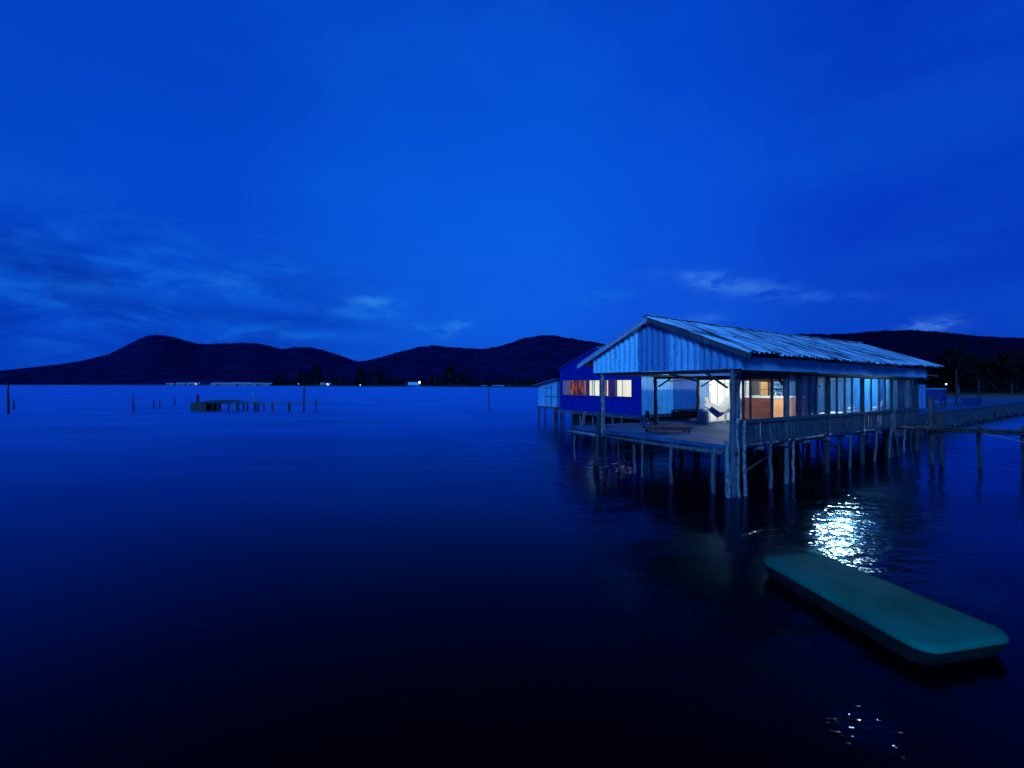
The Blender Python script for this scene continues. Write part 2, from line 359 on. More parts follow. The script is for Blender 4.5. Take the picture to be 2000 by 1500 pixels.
# ------------------------------------------------------------------ house frame: local x = t (along the long side), local y = s (along the gable front)
DT = Vector((.8449, .5349)); DS = Vector((-.5349, .8449)); C0 = Vector((5.65, 10.8)); ROT = math.atan2(DT.y, DT.x)
def W(t, s, z): p = C0 + DT * t + DS * s; return Vector((p.x, p.y, z))
def L2(x, y): d = Vector((x, y)) - C0; return d.dot(DT), d.dot(DS)
def t_at(px, s=0.0):          # where the sight line of a picture column meets the line s = const
    k = (px - 1000) / F; o = C0 + DS * s; return (k * o.y - o.x) / (DT.x - k * DT.y)
def s_at(px, t=0.0):
    k = (px - 1000) / F; o = C0 + DT * t; return (k * o.y - o.x) / (DS.x - k * DS.y)
def z_at(py, t, s): return CAM_H - (py - 750) / F * W(t, s, 0).y
def ground(px, py, z=0.0):
    Y = F * (CAM_H - z) / (py - 750); return ((px - 1000) / F * Y, Y)

# ================================================================== SETTING
MB().add([(-9000, -60, 0), (9000, -60, 0), (9000, 9000, 0), (-9000, 9000, 0)], [(0, 1, 2, 3)]).build('sea_water', 'water')['kind'] = 'structure'

def lerp_pts(pts, x):
    if x <= pts[0][0]: return pts[0][1]
    for (a, b), (c, d) in zip(pts, pts[1:]):
        if x <= c:
            f = (x - a) / (c - a); return b + (d - b) * f
    return pts[-1][1]
def smooth_pts(pts, x, w=10): return sum(lerp_pts(pts, x + d * w) for d in (-1, -.5, 0, .5, 1)) / 5
SHORE = [(-900, 900), (0, 1050), (300, 900), (520, 620), (640, 520), (900, 400), (1050, 335), (1300, 200), (1600, 130), (1800, 96), (1900, 84), (2050, 80), (2300, 78), (3000, 70)]
def shore_y(px): return smooth_pts(SHORE, px, 20)
bm_ = MB(); pxs = list(range(-900, 3001, 20))
for (d0, z0), (d1, z1), in (((0, -.3), (6, .9)),):
    pass
def strip(rows, name, mat):
    m = MB(); n = len(pxs); vs = []
    for d, z in rows:
        for px in pxs:
            Y = shore_y(px) * (1 + d[1]) + d[0]; vs.append(((px - 1000) / F * Y, Y, z))
    fs = [(j * n + i, j * n + i + 1, (j + 1) * n + i + 1, (j + 1) * n + i) for j in range(len(rows) - 1) for i in range(n - 1)]
    o = m.add(vs, fs).build(name, mat); o['kind'] = 'structure'; return o
strip([((0, 0), -.4), ((2, .008), .55)], 'beach', 'sand')
strip([((2, .008), .55), ((0, .05), .9), ((0, .6), 2.0), ((400, 1.2), 6.0)], 'shore_land', 'soil')

def hill(profile, px0, px1, Yf, Yr, mat, name, seed, bump):
    cols = int((px1 - px0) / 2); rows = 30; vs, fs = [], []
    for j in range(rows + 9):
        r = j / rows
        for i in range(cols + 1):
            px = px0 + (px1 - px0) * i / cols
            a = (750 - smooth_pts(profile, px, 7)) / F
            Y = Yf + (Yr - Yf) * r
            X = (px - 1000) / F * Y
            if r <= 1: ang = a * (math.sin(r * math.pi / 2) ** .8) * (1 if r > .999 else 1 - .16 * (1 - r) * (1 + mnoise.noise((X * .004, Y * .004, seed))))
            else: ang = a * (1 - (r - 1) * 2.2)
            nz = mnoise.noise((X * .02, Y * .02, seed)) * .45 + abs(mnoise.noise((X * .075, Y * .05, seed + 3))) * .75 - .25
            vs.append((X, Y, max(-2, ang * Y + CAM_H * min(r, 1) + nz * bump * min(1, r * 2))))
    n = cols + 1
    for j in range(rows + 8):
        for i in range(cols): fs.append((j * n + i, j * n + i + 1, (j + 1) * n + i + 1, (j + 1) * n + i))
    o = MB().add(vs, fs).build(name, mat, smooth=True); o['kind'] = 'structure'; return o
PL = [(-500, 748), (-120, 738), (0, 724), (60, 717), (110, 712), (150, 706), (200, 695), (216, 690), (245, 675), (270, 662), (290, 655), (305, 653), (330, 656), (350, 661), (385, 671), (430, 671), (490, 669), (520, 673), (550, 682), (580, 677), (610, 678), (640, 686), (665, 694), (690, 703), (720, 712), (800, 735), (900, 748)]
PM = [(560, 748), (640, 728), (690, 706), (715, 704), (740, 698), (790, 684), (820, 677), (845, 674), (890, 678), (945, 681), (990, 672), (1020, 660), (1060, 654), (1085, 654), (1110, 660), (1160, 667), (1220, 680), (1300, 700), (1420, 730)]
PR = [(1250, 735), (1330, 690), (1420, 668), (1500, 656), (1560, 652), (1650, 651), (1700, 647), (1725, 645), (1780, 644), (1840, 648), (1900, 655), (2000, 660), (2200, 672), (2600, 690), (3000, 720)]
hill(PL, -500, 900, 1100, 2600, 'hazed_forest', 'hill_ridge_west', 1.0, 9.0)
hill(PM, 560, 1420, 700, 1900, 'hazed_forest', 'hill_ridge_middle', 5.0, 10.0)
hill(PR, 1250, 3000, 420, 1500, 'hazed_near_forest', 'hill_ridge_east', 9.0, 8.0)

# ------------------------------------------------------------------ trees
def tree(name, px, Y, z0, ht, wd, style, label, group, leaves, lsize, seed):
    rnd = random.Random(seed); X = (px - 1000) / F * Y
    root = empty(name, (X, Y, z0), rnd.uniform(0, 6), label, 'tree', group)
    tr = MB(); lean = rnd.uniform(-.06, .06) * ht
    tr.tube([(0, 0, -.5), (lean * .3, 0, ht * .3), (lean * .7, lean * .2, ht * .6), (lean, lean * .3, ht * .93)], [ht * .028, ht * .022, ht * .015, ht * .004], 7)
    cl = []
    nb = 9 if style == 'broad' else 14
    for b in range(nb):
        f = (b + .5) / nb
        if style == 'broad':
            h = ht * (.36 + .56 * f); rr = wd * .5 * math.sin(math.pi * (.18 + .74 * f)) ** .7
        elif style == 'palm':
            h = ht * .92; rr = wd * .5
        else:
            h = ht * (.22 + .74 * f); rr = wd * .5 * (1.05 - f) ** .8
        a = b * 2.4 + rnd.uniform(-.5, .5); d = rr * rnd.uniform(.45, .95)
        p = Vector((math.cos(a) * d + lean * h / ht, math.sin(a) * d, h + rnd.uniform(-.05, .05) * ht))
        tr.tube([(lean * h / ht * .9, 0, h - .10 * ht), tuple((Vector((lean * h / ht * .9, 0, h - .06 * ht)) + p) / 2), tuple(p)], [ht * .009, ht * .007, ht * .003], 5)
        cl.append((p, wd * rnd.uniform(.17, .27)))
    tr.build('trunk', 'trunk', root)
    lf = MB()
    for _ in range(leaves):
        c, r = rnd.choice(cl)
        v = Vector((rnd.gauss(0, 1), rnd.gauss(0, 1), rnd.gauss(0, .75))); v = v.normalized() * r * (rnd.random() ** .45) * rnd.uniform(.7, 1.25)
        p = c + v; s_ = lsize * rnd.uniform(.6, 1.4)
        a = Vector((rnd.gauss(0, 1), rnd.gauss(0, 1), rnd.gauss(0, .6))).normalized(); b = a.cross(Vector((rnd.gauss(0, 1), rnd.gauss(0, 1), rnd.gauss(0, 1)))).normalized()
        lf.add([p - a * s_, p + b * s_ * .5, p + a * s_, p - b * s_ * .5], [(0, 1, 2, 3)])
    lf.build('crown', 'leaf', root)
    return root
# far bank: trees that stand apart against the hill
FAR_TREES = [(548, 733, 26, 'broad', 'low round tree at the left end of the far shore row'), (592, 724, 28, 'broad', 'slim rounded tree left of the small lit far house'),
    (618, 716, 30, 'cone', 'tall pointed tree behind the small lit far house'), (662, 734, 40, 'broad', 'wide low tree right of the small lit far house'),
    (704, 718, 26, 'cone', 'tall slim tree above the warm far shore light'), (735, 721, 38, 'broad', 'tall ragged tree right of the warm far shore light'),
    (770, 736, 40, 'broad', 'broad low tree left of the pale far boathouse'), (850, 735, 34, 'broad', 'rounded tree right of the bright far lamp'),
    (878, 714, 36, 'cone', 'tallest dark tree on the far shore'), (908, 724, 30, 'broad', 'narrow tree just right of the tallest far tree'),
    (938, 738, 40, 'broad', 'wide low tree left of the far water pole'), (980, 736, 32, 'broad', 'rounded tree right of the far water pole'),
    (1010, 738, 32, 'broad', 'low tree near the small outhouse roof'), (1036, 736, 30, 'broad', 'low tree just left of the small outhouse roof')]
for i, (px, py, wpx, st, lab) in enumerate(FAR_TREES):
    Y = shore_y(px) * 1.03 + 4; ht = (750 - py) / F * Y + CAM_H - .7; wdt = wpx / F * Y
    tree('shore_tree', px, Y, .6, ht, wdt, st, lab, 'trees along the far shore', 650, ht * .055, 100 + i)
# dark trees at the right, behind the pier
NEAR_TREES = [(1838, 714, 50, 96, 'broad', 'low bushy dark tree beside the far eave of the tin roof'), (1872, 682, 66, 92, 'broad', 'tallest dark tree behind the plank pier'),
    (1925, 700, 62, 96, 'broad', 'dark tree between the tallest tree and the right frame edge'), (1975, 690, 64, 90, 'broad', 'dark leafy tree near the right frame edge'),
    (2030, 700, 70, 88, 'broad', 'dark tree cut off by the right frame edge'), (1900, 722, 56, 100, 'broad', 'lower dark tree behind the blue crate on the pier')]
for i, (px, py, wpx, Y, st, lab) in enumerate(NEAR_TREES):
    ht = (750 - py) / F * Y + CAM_H - .8; wdt = wpx / F * Y
    tree('waterside_tree', px, Y, .8, ht, wdt, st, lab, 'dark trees behind the pier', 2600, .34, 300 + i)
# undergrowth masses that nobody could count
rnd = random.Random(5)
ug = MB()
for px in range(500, 1300, 2):
    for q in range(6):
        p = px + rnd.uniform(-1, 1); Y = shore_y(p) * (1.025 + rnd.random() * .03) + 3
        hmax = (10 + 4.5 * mnoise.noise((p * .03, 2, 0)) + 3 * mnoise.noise((p * .11, 7, 0))) / F * Y
        c = Vector(((p - 1000) / F * Y, Y, .6 + rnd.random() * hmax)); s_ = Y * .0032 * rnd.uniform(.6, 1.4)
        a = Vector((rnd.gauss(0, 1), rnd.gauss(0, 1), rnd.gauss(0, 1))).normalized(); b = a.cross(Vector((rnd.gauss(0, 1), rnd.gauss(0, 1), rnd.gauss(0, 1)))).normalized()
        ug.add([c - a * s_, c + b * s_ * .7, c + a * s_, c - b * s_ * .7], [(0, 1, 2, 3)])
tag(ug.build('shore_thicket', 'leaf'), 'dark low thicket running along the far shore under the hills', 'thicket', kind='stuff')
ug = MB()
for px in range(1790, 2200, 2):
    for q in range(16):
        p = px + rnd.uniform(-1, 1); Y = shore_y(p) * (1.03 + rnd.random() * .2) + 2
        hmax = 3.6 + 1.4 * mnoise.noise((p * .03, 2, 3))
        c = Vector(((p - 1000) / F * Y, Y, .6 + rnd.random() * hmax)); s_ = .35 * rnd.uniform(.6, 1.4)
        a = Vector((rnd.gauss(0, 1), rnd.gauss(0, 1), rnd.gauss(0, 1))).normalized(); b = a.cross(Vector((rnd.gauss(0, 1), rnd.gauss(0, 1), rnd.gauss(0, 1)))).normalized()
        ug.add([c - a * s_, c + b * s_ * .7, c + a * s_, c - b * s_ * .7], [(0, 1, 2, 3)])
tag(ug.build('bank_thicket', 'leaf'), 'dark undergrowth along the bank behind the plank pier', 'thicket', kind='stuff')

# ================================================================== MAIN STILT HOUSE
FL = 1.30                                   # deck level
def sag(t): return -.010 * max(0, t)
house = empty('stilt_house', W(0, 0, 0), ROT, 'long weathered stilt house over the water with pale corrugated tin roof and open porch', 'house')
RS, RZ = 2.48, 4.94                          # ridge
T0, T1 = -.32, 15.6
def corr_sheet(m, p0, u, v, wid, length, nrm, period, amp, phase=0.0, nv=2, per=6, edge=0.0):
    """p0 corner, u across the corrugation, v along it; vertical drop can vary by a function"""
    nu = max(2, int(wid / period * per))
    def fn(a, b):
        x = a * wid; Lg = length(x) if callable(length) else length
        h = amp * 2 * (abs(math.sin(math.pi * (x + phase) / period)) - .5)
        e = edge * mnoise.noise((x * 9, phase * 3, 1)) if b > .99 else 0
        return tuple(Vector(p0) + Vector(u) * x + Vector(v) * (b * Lg + e) + Vector(nrm) * h)
    m.grid(fn, nu, nv)
def roof_slope(s_eave, z_eave, seed):
    rn = random.Random(seed); m = MB()
    d = Vector((0, s_eave - RS, z_eave - RZ)); Ls = d.length; d.normalize(); nn = Vector((0, -d.z, d.y)) if d.y > 0 else Vector((0, d.z, -d.y))
    if nn.z < 0: nn = -nn
    t = T0
    rows = [(0.0, .52), (.47, 1.0)]
    k = 0
    while t < T1 - .05:
        w = min(.80, T1 - t)
        for ri, (a, b) in enumerate(rows):
            lift = .016 * (1 - ri) + rn.uniform(0, .014) + .006 * (k % 2)
            ex = rn.uniform(-.05, .06) if ri == 1 else 0
            st = t + (0 if ri else rn.uniform(-.02, .02))
            dt = rn.uniform(-.012, .012)
            rid = -.05 * math.sin(math.pi * (t - T0) / (T1 - T0))          # the ridge has sunk a little
            p0 = Vector((st, RS, RZ + rid)) + d * (a * Ls) + nn * lift
            corr_sheet(m, p0, (1, 0, dt), d, w + .06, (b - a) * Ls + ex, nn, .22, .030, rn.random() * .02, 4, 8, .03)
        t += w; k += 1
    return m
roof_slope(-.62, 3.66, 1).build('roof_slope', 'roof_metal', house)
roof_slope(5.64, 3.60, 2).build('roof_slope', 'roof_metal', house)
m = MB()
def cap(a, b):
    t = T0 + a * (T1 - T0); q = (b - .5) * 2
    return (t, RS + q * .22, RZ + .075 - abs(q) ** 1.3 * .075 - .05 * math.sin(math.pi * a) + .012 * mnoise.noise((t * 2, 0, 0)))
m.grid(cap, 40, 6); m.build('ridge_cap', 'roof_metal', house, True)
# barge boards under the front rake
for se, ze in ((-.62, 3.66), (5.64, 3.60)):
    MB().bar((T0 + .04, RS, RZ - .09), (T0 + .04, se, ze - .085), .04, .13).build('barge_board', 'barge_paint' if se > 0 else 'plank_wood', house)
# purlins and rafters
for se, ze in ((-.62, 3.66), (5.64, 3.60)):
    for f in (.08, .36, .66, .93):
        s_, z_ = RS + (se - RS) * f, RZ + (ze - RZ) * f - .085
        MB().bar((T0 + .08, s_, z_ - .05 * (1 - f)), (T1 - .1, s_, z_ - .05 * (1 - f)), .06, .09).build('purlin', 'dark_wood', house)
    for t in (.12, 2.8, 5.5, 8.3, 11.2, 14.3):
        MB().bar((t, RS, RZ - .24), (t, se * .9 + RS * .1, ze * .9 + RZ * .1 - .21), .07, .10).build('rafter', 'dark_wood', house)
# gable sheets
def gable_top(s):
    z = RZ + (3.66 - RZ) * (RS - s) / (RS + .62) if s < RS else RZ + (3.60 - RZ) * (s - RS) / (5.64 - RS)
    return z - .15
def gable(s0, s1, mat, off, ph):
    m = MB()
    def fn(a, b):
        s = s0 + (s1 - s0) * a; zb = 3.285 + .012 * mnoise.noise((s * 3, ph, 0)); zt = gable_top(s)
        return (off - .085 * abs(math.sin(math.pi * (s + ph) / .21)) ** .6, s, zb + (max(zt, zb + .03) - zb) * b)
    m.grid(fn, int(abs(s1 - s0) / .21 * 12), 6); return m.build('gable_sheet', mat, house)
gable(4.93, 2.97, 'sheet_bright', -.075, 0)
gable(3.02, 1.84, 'sheet_dull', -.045, .05)
gable(1.88, .84, 'sheet_mid', -.07, .02)
gable(.90, -.30, 'sheet_end', -.04, .08)
# side fascia boards
bm = MB()
for i, (a, b) in enumerate(((-.02, 4.2), (4.21, 8.4), (8.41, 11.9), (11.91, 14.45))):
    z0 = 3.27 + sag((a + b) / 2) * .7; q = -.27 - .01 * (i % 2)
    bm.box(a, b, q - .012, q + .012, z0, z0 + .345)
bm.build('fascia_board', 'fascia_paint', house)
MB().box(.0, 14.4, -.236, -.214, 3.50, 3.775).build('eave_light_stop', 'dark_wood', house)  # dark strip added to stop lamp light leaking through the eave gap
# deck: planks laid along s
dk = MB(); t = 0.0
while t < 14.6:
    w = random.uniform(.13, .17); smax = (6.2 + random.uniform(-.06, .04)) if t < 7.9 else 4.70
    z = FL + sag(t) + random.uniform(-.006, .006)
    cut = random.uniform(2.2, 4.2)
    dk.box(t, t + w - .012, -.06, cut - .006, z - .045, z, .003); dk.box(t, t + w - .012, cut + .006, smax, z - .045, z + random.uniform(-.004, .004), .003)
    t += w
dk.build('deck', 'deck_wood', house)
for t in (.10, 1.4, 2.75, 4.1, 5.45, 7.0, 8.4, 9.9, 11.3, 12.8, 14.2):
    se = 6.45 if t < 7.9 else 4.75
    MB().tube([(t - .08, -.12, FL - .13 + sag(t)), (t + .04, se * .5, FL - .14 + sag(t)), (t - .03, se, FL - .12 + sag(t))], [.06, .065, .055], 9, .05).build('joist', 'weathered_wood', house, True)
MB().tube([(-.10, 6.5, FL - .20), (-.06, 5.6, FL - .21), (-.10, 4.75, FL - .205)], [.06, .065, .055], 9, .05).build('front_beam', 'pale_wood', house, True)
MB().tube([(-.09, 4.6, FL - .21), (-.05, 2.5, FL - .22), (-.10, .2, FL - .20)], [.055, .06, .05], 9, .05).build('front_beam', 'weathered_wood', house, True)
MB().bar((-.03, 6.2, FL - .06), (-.03, -.05, FL - .06), .03, .10).build('front_edge_board', 'deck_wood', house)
# posts that carry the roof (wobbly round trunks)
def trunk(t, s, z0, z1, r, lean=(0, 0), mat='weathered_wood', name='post', r1=None, seed=None, taper=True):
    rn = random.Random(seed if seed is not None else int(t * 100 + s * 37 + z1 * 11)); n = 8
    pts, rad = [], []
    for i in range(n + 1):
        f = i / n
        wx = .018 * math.sin(f * 5 + rn.random() * 2) + rn.uniform(-.012, .012)
        pts.append((t + lean[0] * f + wx, s + lean[1] * f + rn.uniform(-.015, .015), z0 + (z1 - z0) * f))
        rad.append((r + ((r1 or r * .82) - r) * f) * rn.uniform(.92, 1.08))
    return MB().tube(pts, rad, 9, .05).build(name, mat, house, True)
for i, t in enumerate((0.02, 2.78, 5.5, 8.3, 11.2, 14.3)):
    trunk(t, 0, -.7, 3.32 + sag(t), .082 if i == 0 else .075, (0, 0), 'weathered_wood' if i < 2 else 'dark_wood')
for t, mt in ((0.0, 'pale_wood'), (2.8, 'dark_wood'), (5.5, 'dark_wood'), (8.3, 'dark_wood'), (11.2, 'dark_wood'), (14.3, 'dark_wood')):
    trunk(t, 4.64, FL - .1 + sag(t) if t else FL - .3, 3.30 + sag(t), .075, (0, 0), mt)
trunk(.22, .02, 1.0, 3.28, .06, (.10, .0), 'weathered_wood', 'post')
# stilts standing in the water: (t, s, top z, radius, lean, material)
ST = [(-.05, 6.02, 1.16, .055, (.02, .08), 'weathered_wood'), (-.10, 4.98, 1.95, .085, (.0, -.26), 'dark_wood'), (-.14, 4.80, 1.9, .06, (.05, -.12), 'dark_wood'),
      (-.02, 4.42, 1.2, .065, (0, .03), 'dark_wood'), (-.02, 3.85, 1.18, .055, (0, .02), 'dark_wood'), (.15, 3.30, 1.2, .06, (.0, .06), 'weathered_wood'),
      (-.05, 2.86, 1.18, .05, (0, -.03), 'weathered_wood'), (-.08, 1.79, 1.24, .065, (.0, -.03), 'weathered_wood'), (-.10, .50, 1.22, .075, (0, -.05), 'weathered_wood'),
      (-.12, .02, 1.45, .085, (.02, .06), 'pale_wood'), (.20, -.06, 2.02, .055, (-.06, .0), 'pale_wood'), (.42, -.10, 1.95, .065, (-.05, 0), 'pale_wood'),
      (1.76, -.06, 1.62, .06, (.02, 0), 'weathered_wood'), (3.15, -.02, 1.3, .05, (.03, 0), 'pale_wood'), (3.9, .5, 1.2, .05, (0, 0), 'dark_wood'),
      (6.6, .1, 1.2, .055, (.1, 0), 'dark_wood'), (7.3, .0, 1.25, .055, (0, 0), 'weathered_wood'), (9.2, -.05, 1.75, .055, (.55, 0), 'weathered_wood'),
      (10.6, -.08, 1.8, .06, (.45, 0), 'weathered_wood'), (11.9, -.10, 1.8, .06, (-.75, 0), 'weathered_wood'), (12.6, -.04, 1.2, .05, (0, 0), 'pale_wood'),
      (13.4, -.04, 1.2, .05, (0, 0), 'dark_wood'), (14.4, -.05, 1.6, .06, (0, 0), 'dark_wood')]
for t in (2.7, 5.4):
    for s_ in (1.3, 2.6, 3.7, 4.64, 6.0): ST.append((t + random.uniform(-.3, .3), s_ + random.uniform(-.2, .2), 1.2, .055, (random.uniform(-.1, .1), random.uniform(-.1, .1)), 'dark_wood'))
for t in (8.3, 11.2, 14.0):
    for s_ in (1.6, 3.1, 4.55): ST.append((t + random.uniform(-.3, .3), s_ + random.uniform(-.2, .2), 1.15, .055, (random.uniform(-.1, .1), random.uniform(-.1, .1)), 'dark_wood'))
for i, (t, s_, zt, r, ln, mt) in enumerate(ST): trunk(t, s_, -.7, zt, r * .84, ln, mt, 'stilt', seed=i)
ub = MB(); x = 7.95
while x < 14.4:
    w = random.uniform(.12, .24); ub.box(x, x + w, 4.74, 4.77, .28 + random.uniform(-.2, .3), 1.16, .01); x += w
ub.build('shade_boards', 'dark_wood', house)  # added boards that make the shade below the deck dark
for i in range(16):
    t, s_ = random.uniform(3.2, 14.2), random.uniform(.4, 4.5); trunk(t, s_, -.7, 1.18, random.uniform(.04, .06), (random.uniform(-.25, .25), random.uniform(-.2, .2)), 'dark_wood', 'stilt', seed=200 + i)
for a, b in (((1.0, .3, .45), (4.6, .5, 1.1)), ((5.6, .2, 1.05), (8.2, .4, .35)), ((8.6, .3, .4), (11.0, .2, 1.0)), ((.3, 2.0, .9), (.5, 4.4, .5)), ((2.9, 1.0, .5), (2.8, 4.2, .95)), ((11.3, .3, .9), (14.0, .4, .4))):
    MB().tube([a, tuple((Vector(a) + Vector(b)) / 2 + Vector((.03, .02, .02))), b], .04, 8, .06).build('cross_log', 'dark_wood', house, True)
trunk(.35, 6.12, 1.25, 1.86, .075, (.10, -.12), 'weathered_wood', 'stub_post', seed=80)
trunk(2.62, 4.86, 1.28, 1.86, .09, (.02, .02), 'dark_wood', 'stub_post', seed=81)
# lintels and braces in the open porch
MB().bar((.02, 4.9, 3.235), (.02, -.2, 3.225), .09, .09).build('lintel', 'dark_wood', house)
MB().bar((-.05, -.1, 3.265), (14.4, -.1, 3.265 + sag(14.4) * .8), .09, .17).build('lintel', 'dark_wood', house)
MB().bar((0, 4.64, 3.24), (14.4, 4.64, 3.24 + sag(14.4) * .8), .09, .09).build('lintel', 'dark_wood', house)
for t in (2.8, 5.5, 8.3, 11.2):
    MB().bar((t, 4.7, 3.16 + sag(t)), (t, -.04, 3.16 + sag(t)), .07, .08).build('tie_beam', 'dark_wood', house)
for a, b in (((0.0, .12, 2.80), (0.0, .72, 3.2)), ((0.0, 1.9, 3.2), (.9, 1.6, 2.99)), ((.15, 0, 2.85), (.70, 0, 3.2)), ((2.62, 0, 2.88), (2.1, 0, 3.19)),
             ((2.8, 4.5, 2.8), (2.8, 3.9, 3.14)), ((5.5, 4.5, 2.8), (5.5, 3.9, 3.14)), ((5.5, .15, 2.8), (5.5, .8, 3.14))):
    MB().bar(a, b, .05, .05).build('brace', 'dark_wood', house)
# thin frame of the porch side opening
MB().bar((.55, .02, 1.95), (.55, .02, 3.19), .05, .05).build('side_opening_bar', 'frame_dark', house)
MB().bar((.9, .02, 1.95), (.9, .02, 3.19), .045, .045).build('side_opening_bar', 'frame_dark', house)
MB().bar((2.02, .02, 1.95), (2.02, .02, 3.19), .06, .06).build('side_opening_bar', 'frame_dark', house)
MB().bar((.1, .03, 3.09), (2.7, .03, 3.08), .04, .035).build('side_opening_bar', 'frame_dark', house)
MB().bar((.9, .03, 2.99), (2.02, .03, 2.98), .03, .03).build('side_opening_bar', 'frame_dark', house)
# plank skirt bays
BAYS = [(.14, 2.70), (2.87, 5.41), (5.59, 8.21), (8.39, 11.11), (11.29, 14.22)]
for (a, b) in BAYS:
    m = MB(); t = a
    while t < b - .06:
        w = random.uniform(.09, .15); w = min(w, b - t); g = random.choice((.008, .012, .03)); zs = sag(t)
        y = -.05 + random.uniform(-.012, .012)
        m.box(t, t + w - g, y - .012, y + .012, 1.33 + zs + random.uniform(-.03, .02), 1.90 + zs + random.uniform(-.02, .04), .004); t += w
    sk = m.build('plank_skirt', 'plank_wood', house)
    MB().bar((a, -.075, 1.93 + sag(a)), (b, -.075, 1.93 + sag(b)), .07, .10).build('top_rail', 'plank_wood', sk)
    MB().bar((a, -.08, 1.36 + sag(a)), (b, -.08, 1.36 + sag(b)), .05, .08).build('bottom_rail', 'plank_wood', sk)
MB().tube([(4.3, 6.22, FL - .12), (7.9, 6.2, FL - .16)], .05, 8).build('side_beam', 'weathered_wood', house)
m = MB(); t = 5.72
while t < 7.8:
    w = random.uniform(.09, .14); m.box(t, t + w - .02, 6.09, 6.115, FL - .04, FL + .36 + random.uniform(-.03, .03), .004); t += w
sk = m.build('low_rail', 'red_wood', house); MB().bar((5.7, 6.08, FL + .42), (7.85, 6.08, FL + .40), .06, .05).build('top_rail', 'red_wood', sk)
# glazed bays
MULL = {1: [2.87, 3.46, 3.62, 4.28, 4.72, 5.41], 2: [5.62, 6.20, 6.82, 7.42, 8.20], 3: [8.42, 9.14, 9.88, 10.55, 11.10], 4: [11.30, 12.0, 12.75, 13.5, 14.20]}
for b, ms in MULL.items():
    fr = MB(); zb, zt = 1.985 + sag(ms[0]), 3.175 + sag(ms[0])
    for q in ms:
        wv = .085 if q in (ms[0], ms[-1]) else random.choice((.05, .065))
        fr.box(q - wv / 2, q + wv / 2, -.03, .03, zb, zt)
    fr.box(ms[0] - .05, ms[-1] + .05, -.035, .035, zb - .05, zb + .002); fr.box(ms[0] - .05, ms[-1] + .05, -.035, .035, zt - .002, zt + .03)
    fo = fr.build('window', 'frame_dark', house)
    for i, (a, c) in enumerate(zip(ms, ms[1:])):
        if b == 1 and i == 1: continue
        mk = 'pane_clear' if (b == 1 and i in (0, 4)) or (b == 2 and i in (0, 1, 2)) or (b > 2 and (b + i) % 4 == 1) else 'pane_milky'
        if (b, i) in ((1, 2), (1, 3), (3, 2), (4, 1), (4, 3)): mk = 'pane_dark'
        MB().box(a + .03, c - .03, .004, .010, zb + .004, zt - .004).build('pane', mk, fo)
# left and back walls, painted cream inside, blue sheet at the porch end
m = MB(); corr_sheet(m, (5.58, 4.70, 3.18), (1, 0, 0), (0, 0, -1), .78, 1.88, (0, 1, 0), .16, .018, 0, 2, 8); m.build('wall_sheet', 'sheet_dull', house, True)
m = MB(); m.box(6.36, 11.6, 4.69, 4.73, 1.26, 3.2); wl = m.build('left_wall', 'cream_paint', house)
bt = MB()
for z in (1.9, 2.9): bt.box(6.36, 9.55, 4.675, 4.688, z, z + .02)
for t in (6.4, 6.95, 7.5, 8.05, 8.6, 9.2): bt.box(t, t + .02, 4.67, 4.688, 1.3, 3.2)
bt.build('batten', 'far_wall', wl)
m = MB(); corr_sheet(m, (11.62, 4.71, 3.16), (1, 0, 0), (0, 0, -1), 2.7, 1.95, (0, 1, 0), .18, .02, 0, 2, 8); m.build('wall_sheet', 'sheet_dull', house)
m = MB(); corr_sheet(m, (14.38, .08, 3.14), (0, 1, 0), (0, 0, -1), 4.55, 1.95, (1, 0, 0), .18, .02, 0, 2, 8); m.build('back_wall', 'sheet_dull', house)
m = MB()
a, b = t_at(1467, 4.66), t_at(1483, 4.66); m.box(a, b, 4.655, 4.685, 2.38, 3.05); m.build('wall_opening', 'frame_dark', house)
a, b = t_at(1485, 4.66), t_at(1505, 4.66); dr = MB().box(a, b, 4.64, 4.685, 1.3, 3.12).build('ply_door', 'ply_wood', house)
MB().box(a + .02, b - .02, 4.625, 4.638, 2.62, 2.66).build('door_batten', 'brown_board', dr)
a, b = t_at(1512, 4.66), t_at(1530, 4.66); m = MB()
for z in (2.4, 2.65, 2.9): m.box(a, b + .3, 4.50, 4.685, z, z + .02)
m.build('wall_shelf', 'frame_dark', house)
# far end eave poles sticking out
MB().bar((14.4, -.35, 3.28), (15.6, -.38, 3.25), .05, .05).build('eave_pole', 'weathered_wood', house)
MB().bar((14.4, -.05, 3.10), (15.5, -.12, 3.13), .05, .05).build('eave_pole', 'weathered_wood', house)

# ------------------------------------------------------------------ things in and on the house
def hth(name, t, s, z, label, cat, group=None, rz=0.0): return empty(name, W(t, s, z), ROT + rz, label, cat, group)
# low red table on the porch deck
tb = hth('low_table', 1.15, 2.85, FL, 'low dark red wooden table standing on the porch deck', 'table', rz=R(-38))
m = MB(); m.box(-.72, .72, -.30, .30, .17, .215, .004); m.build('tabletop', 'red_wood', tb)
MB().box(-.66, .66, -.285, -.262, .10, .169).build('apron', 'red_wood', tb); MB().box(-.66, .66, .262, .285, .10, .169).build('apron', 'red_wood', tb)
for x in (-.64, .58):
    for y in (-.26, .20): MB().box(x, x + .06, y, y + .06, .0, .169).build('leg', 'red_wood', tb)
# counter
ct = hth('bar_counter', 8.38, 3.1, FL + sag(8.4), 'boxed bar counter with dark brown front and bright orange side under a white top', 'counter')
MB().box(0.0, .03, .03, 1.30, 0, 1.08).build('front_panel', 'brown_board', ct)
MB().box(.0, 2.9, 0, .028, 0, 1.05).build('side_panel', 'orange_board', ct)
MB().box(-.03, 2.95, -.03, 1.33, 1.082, 1.12).build('counter_top', 'white_cloth', ct)
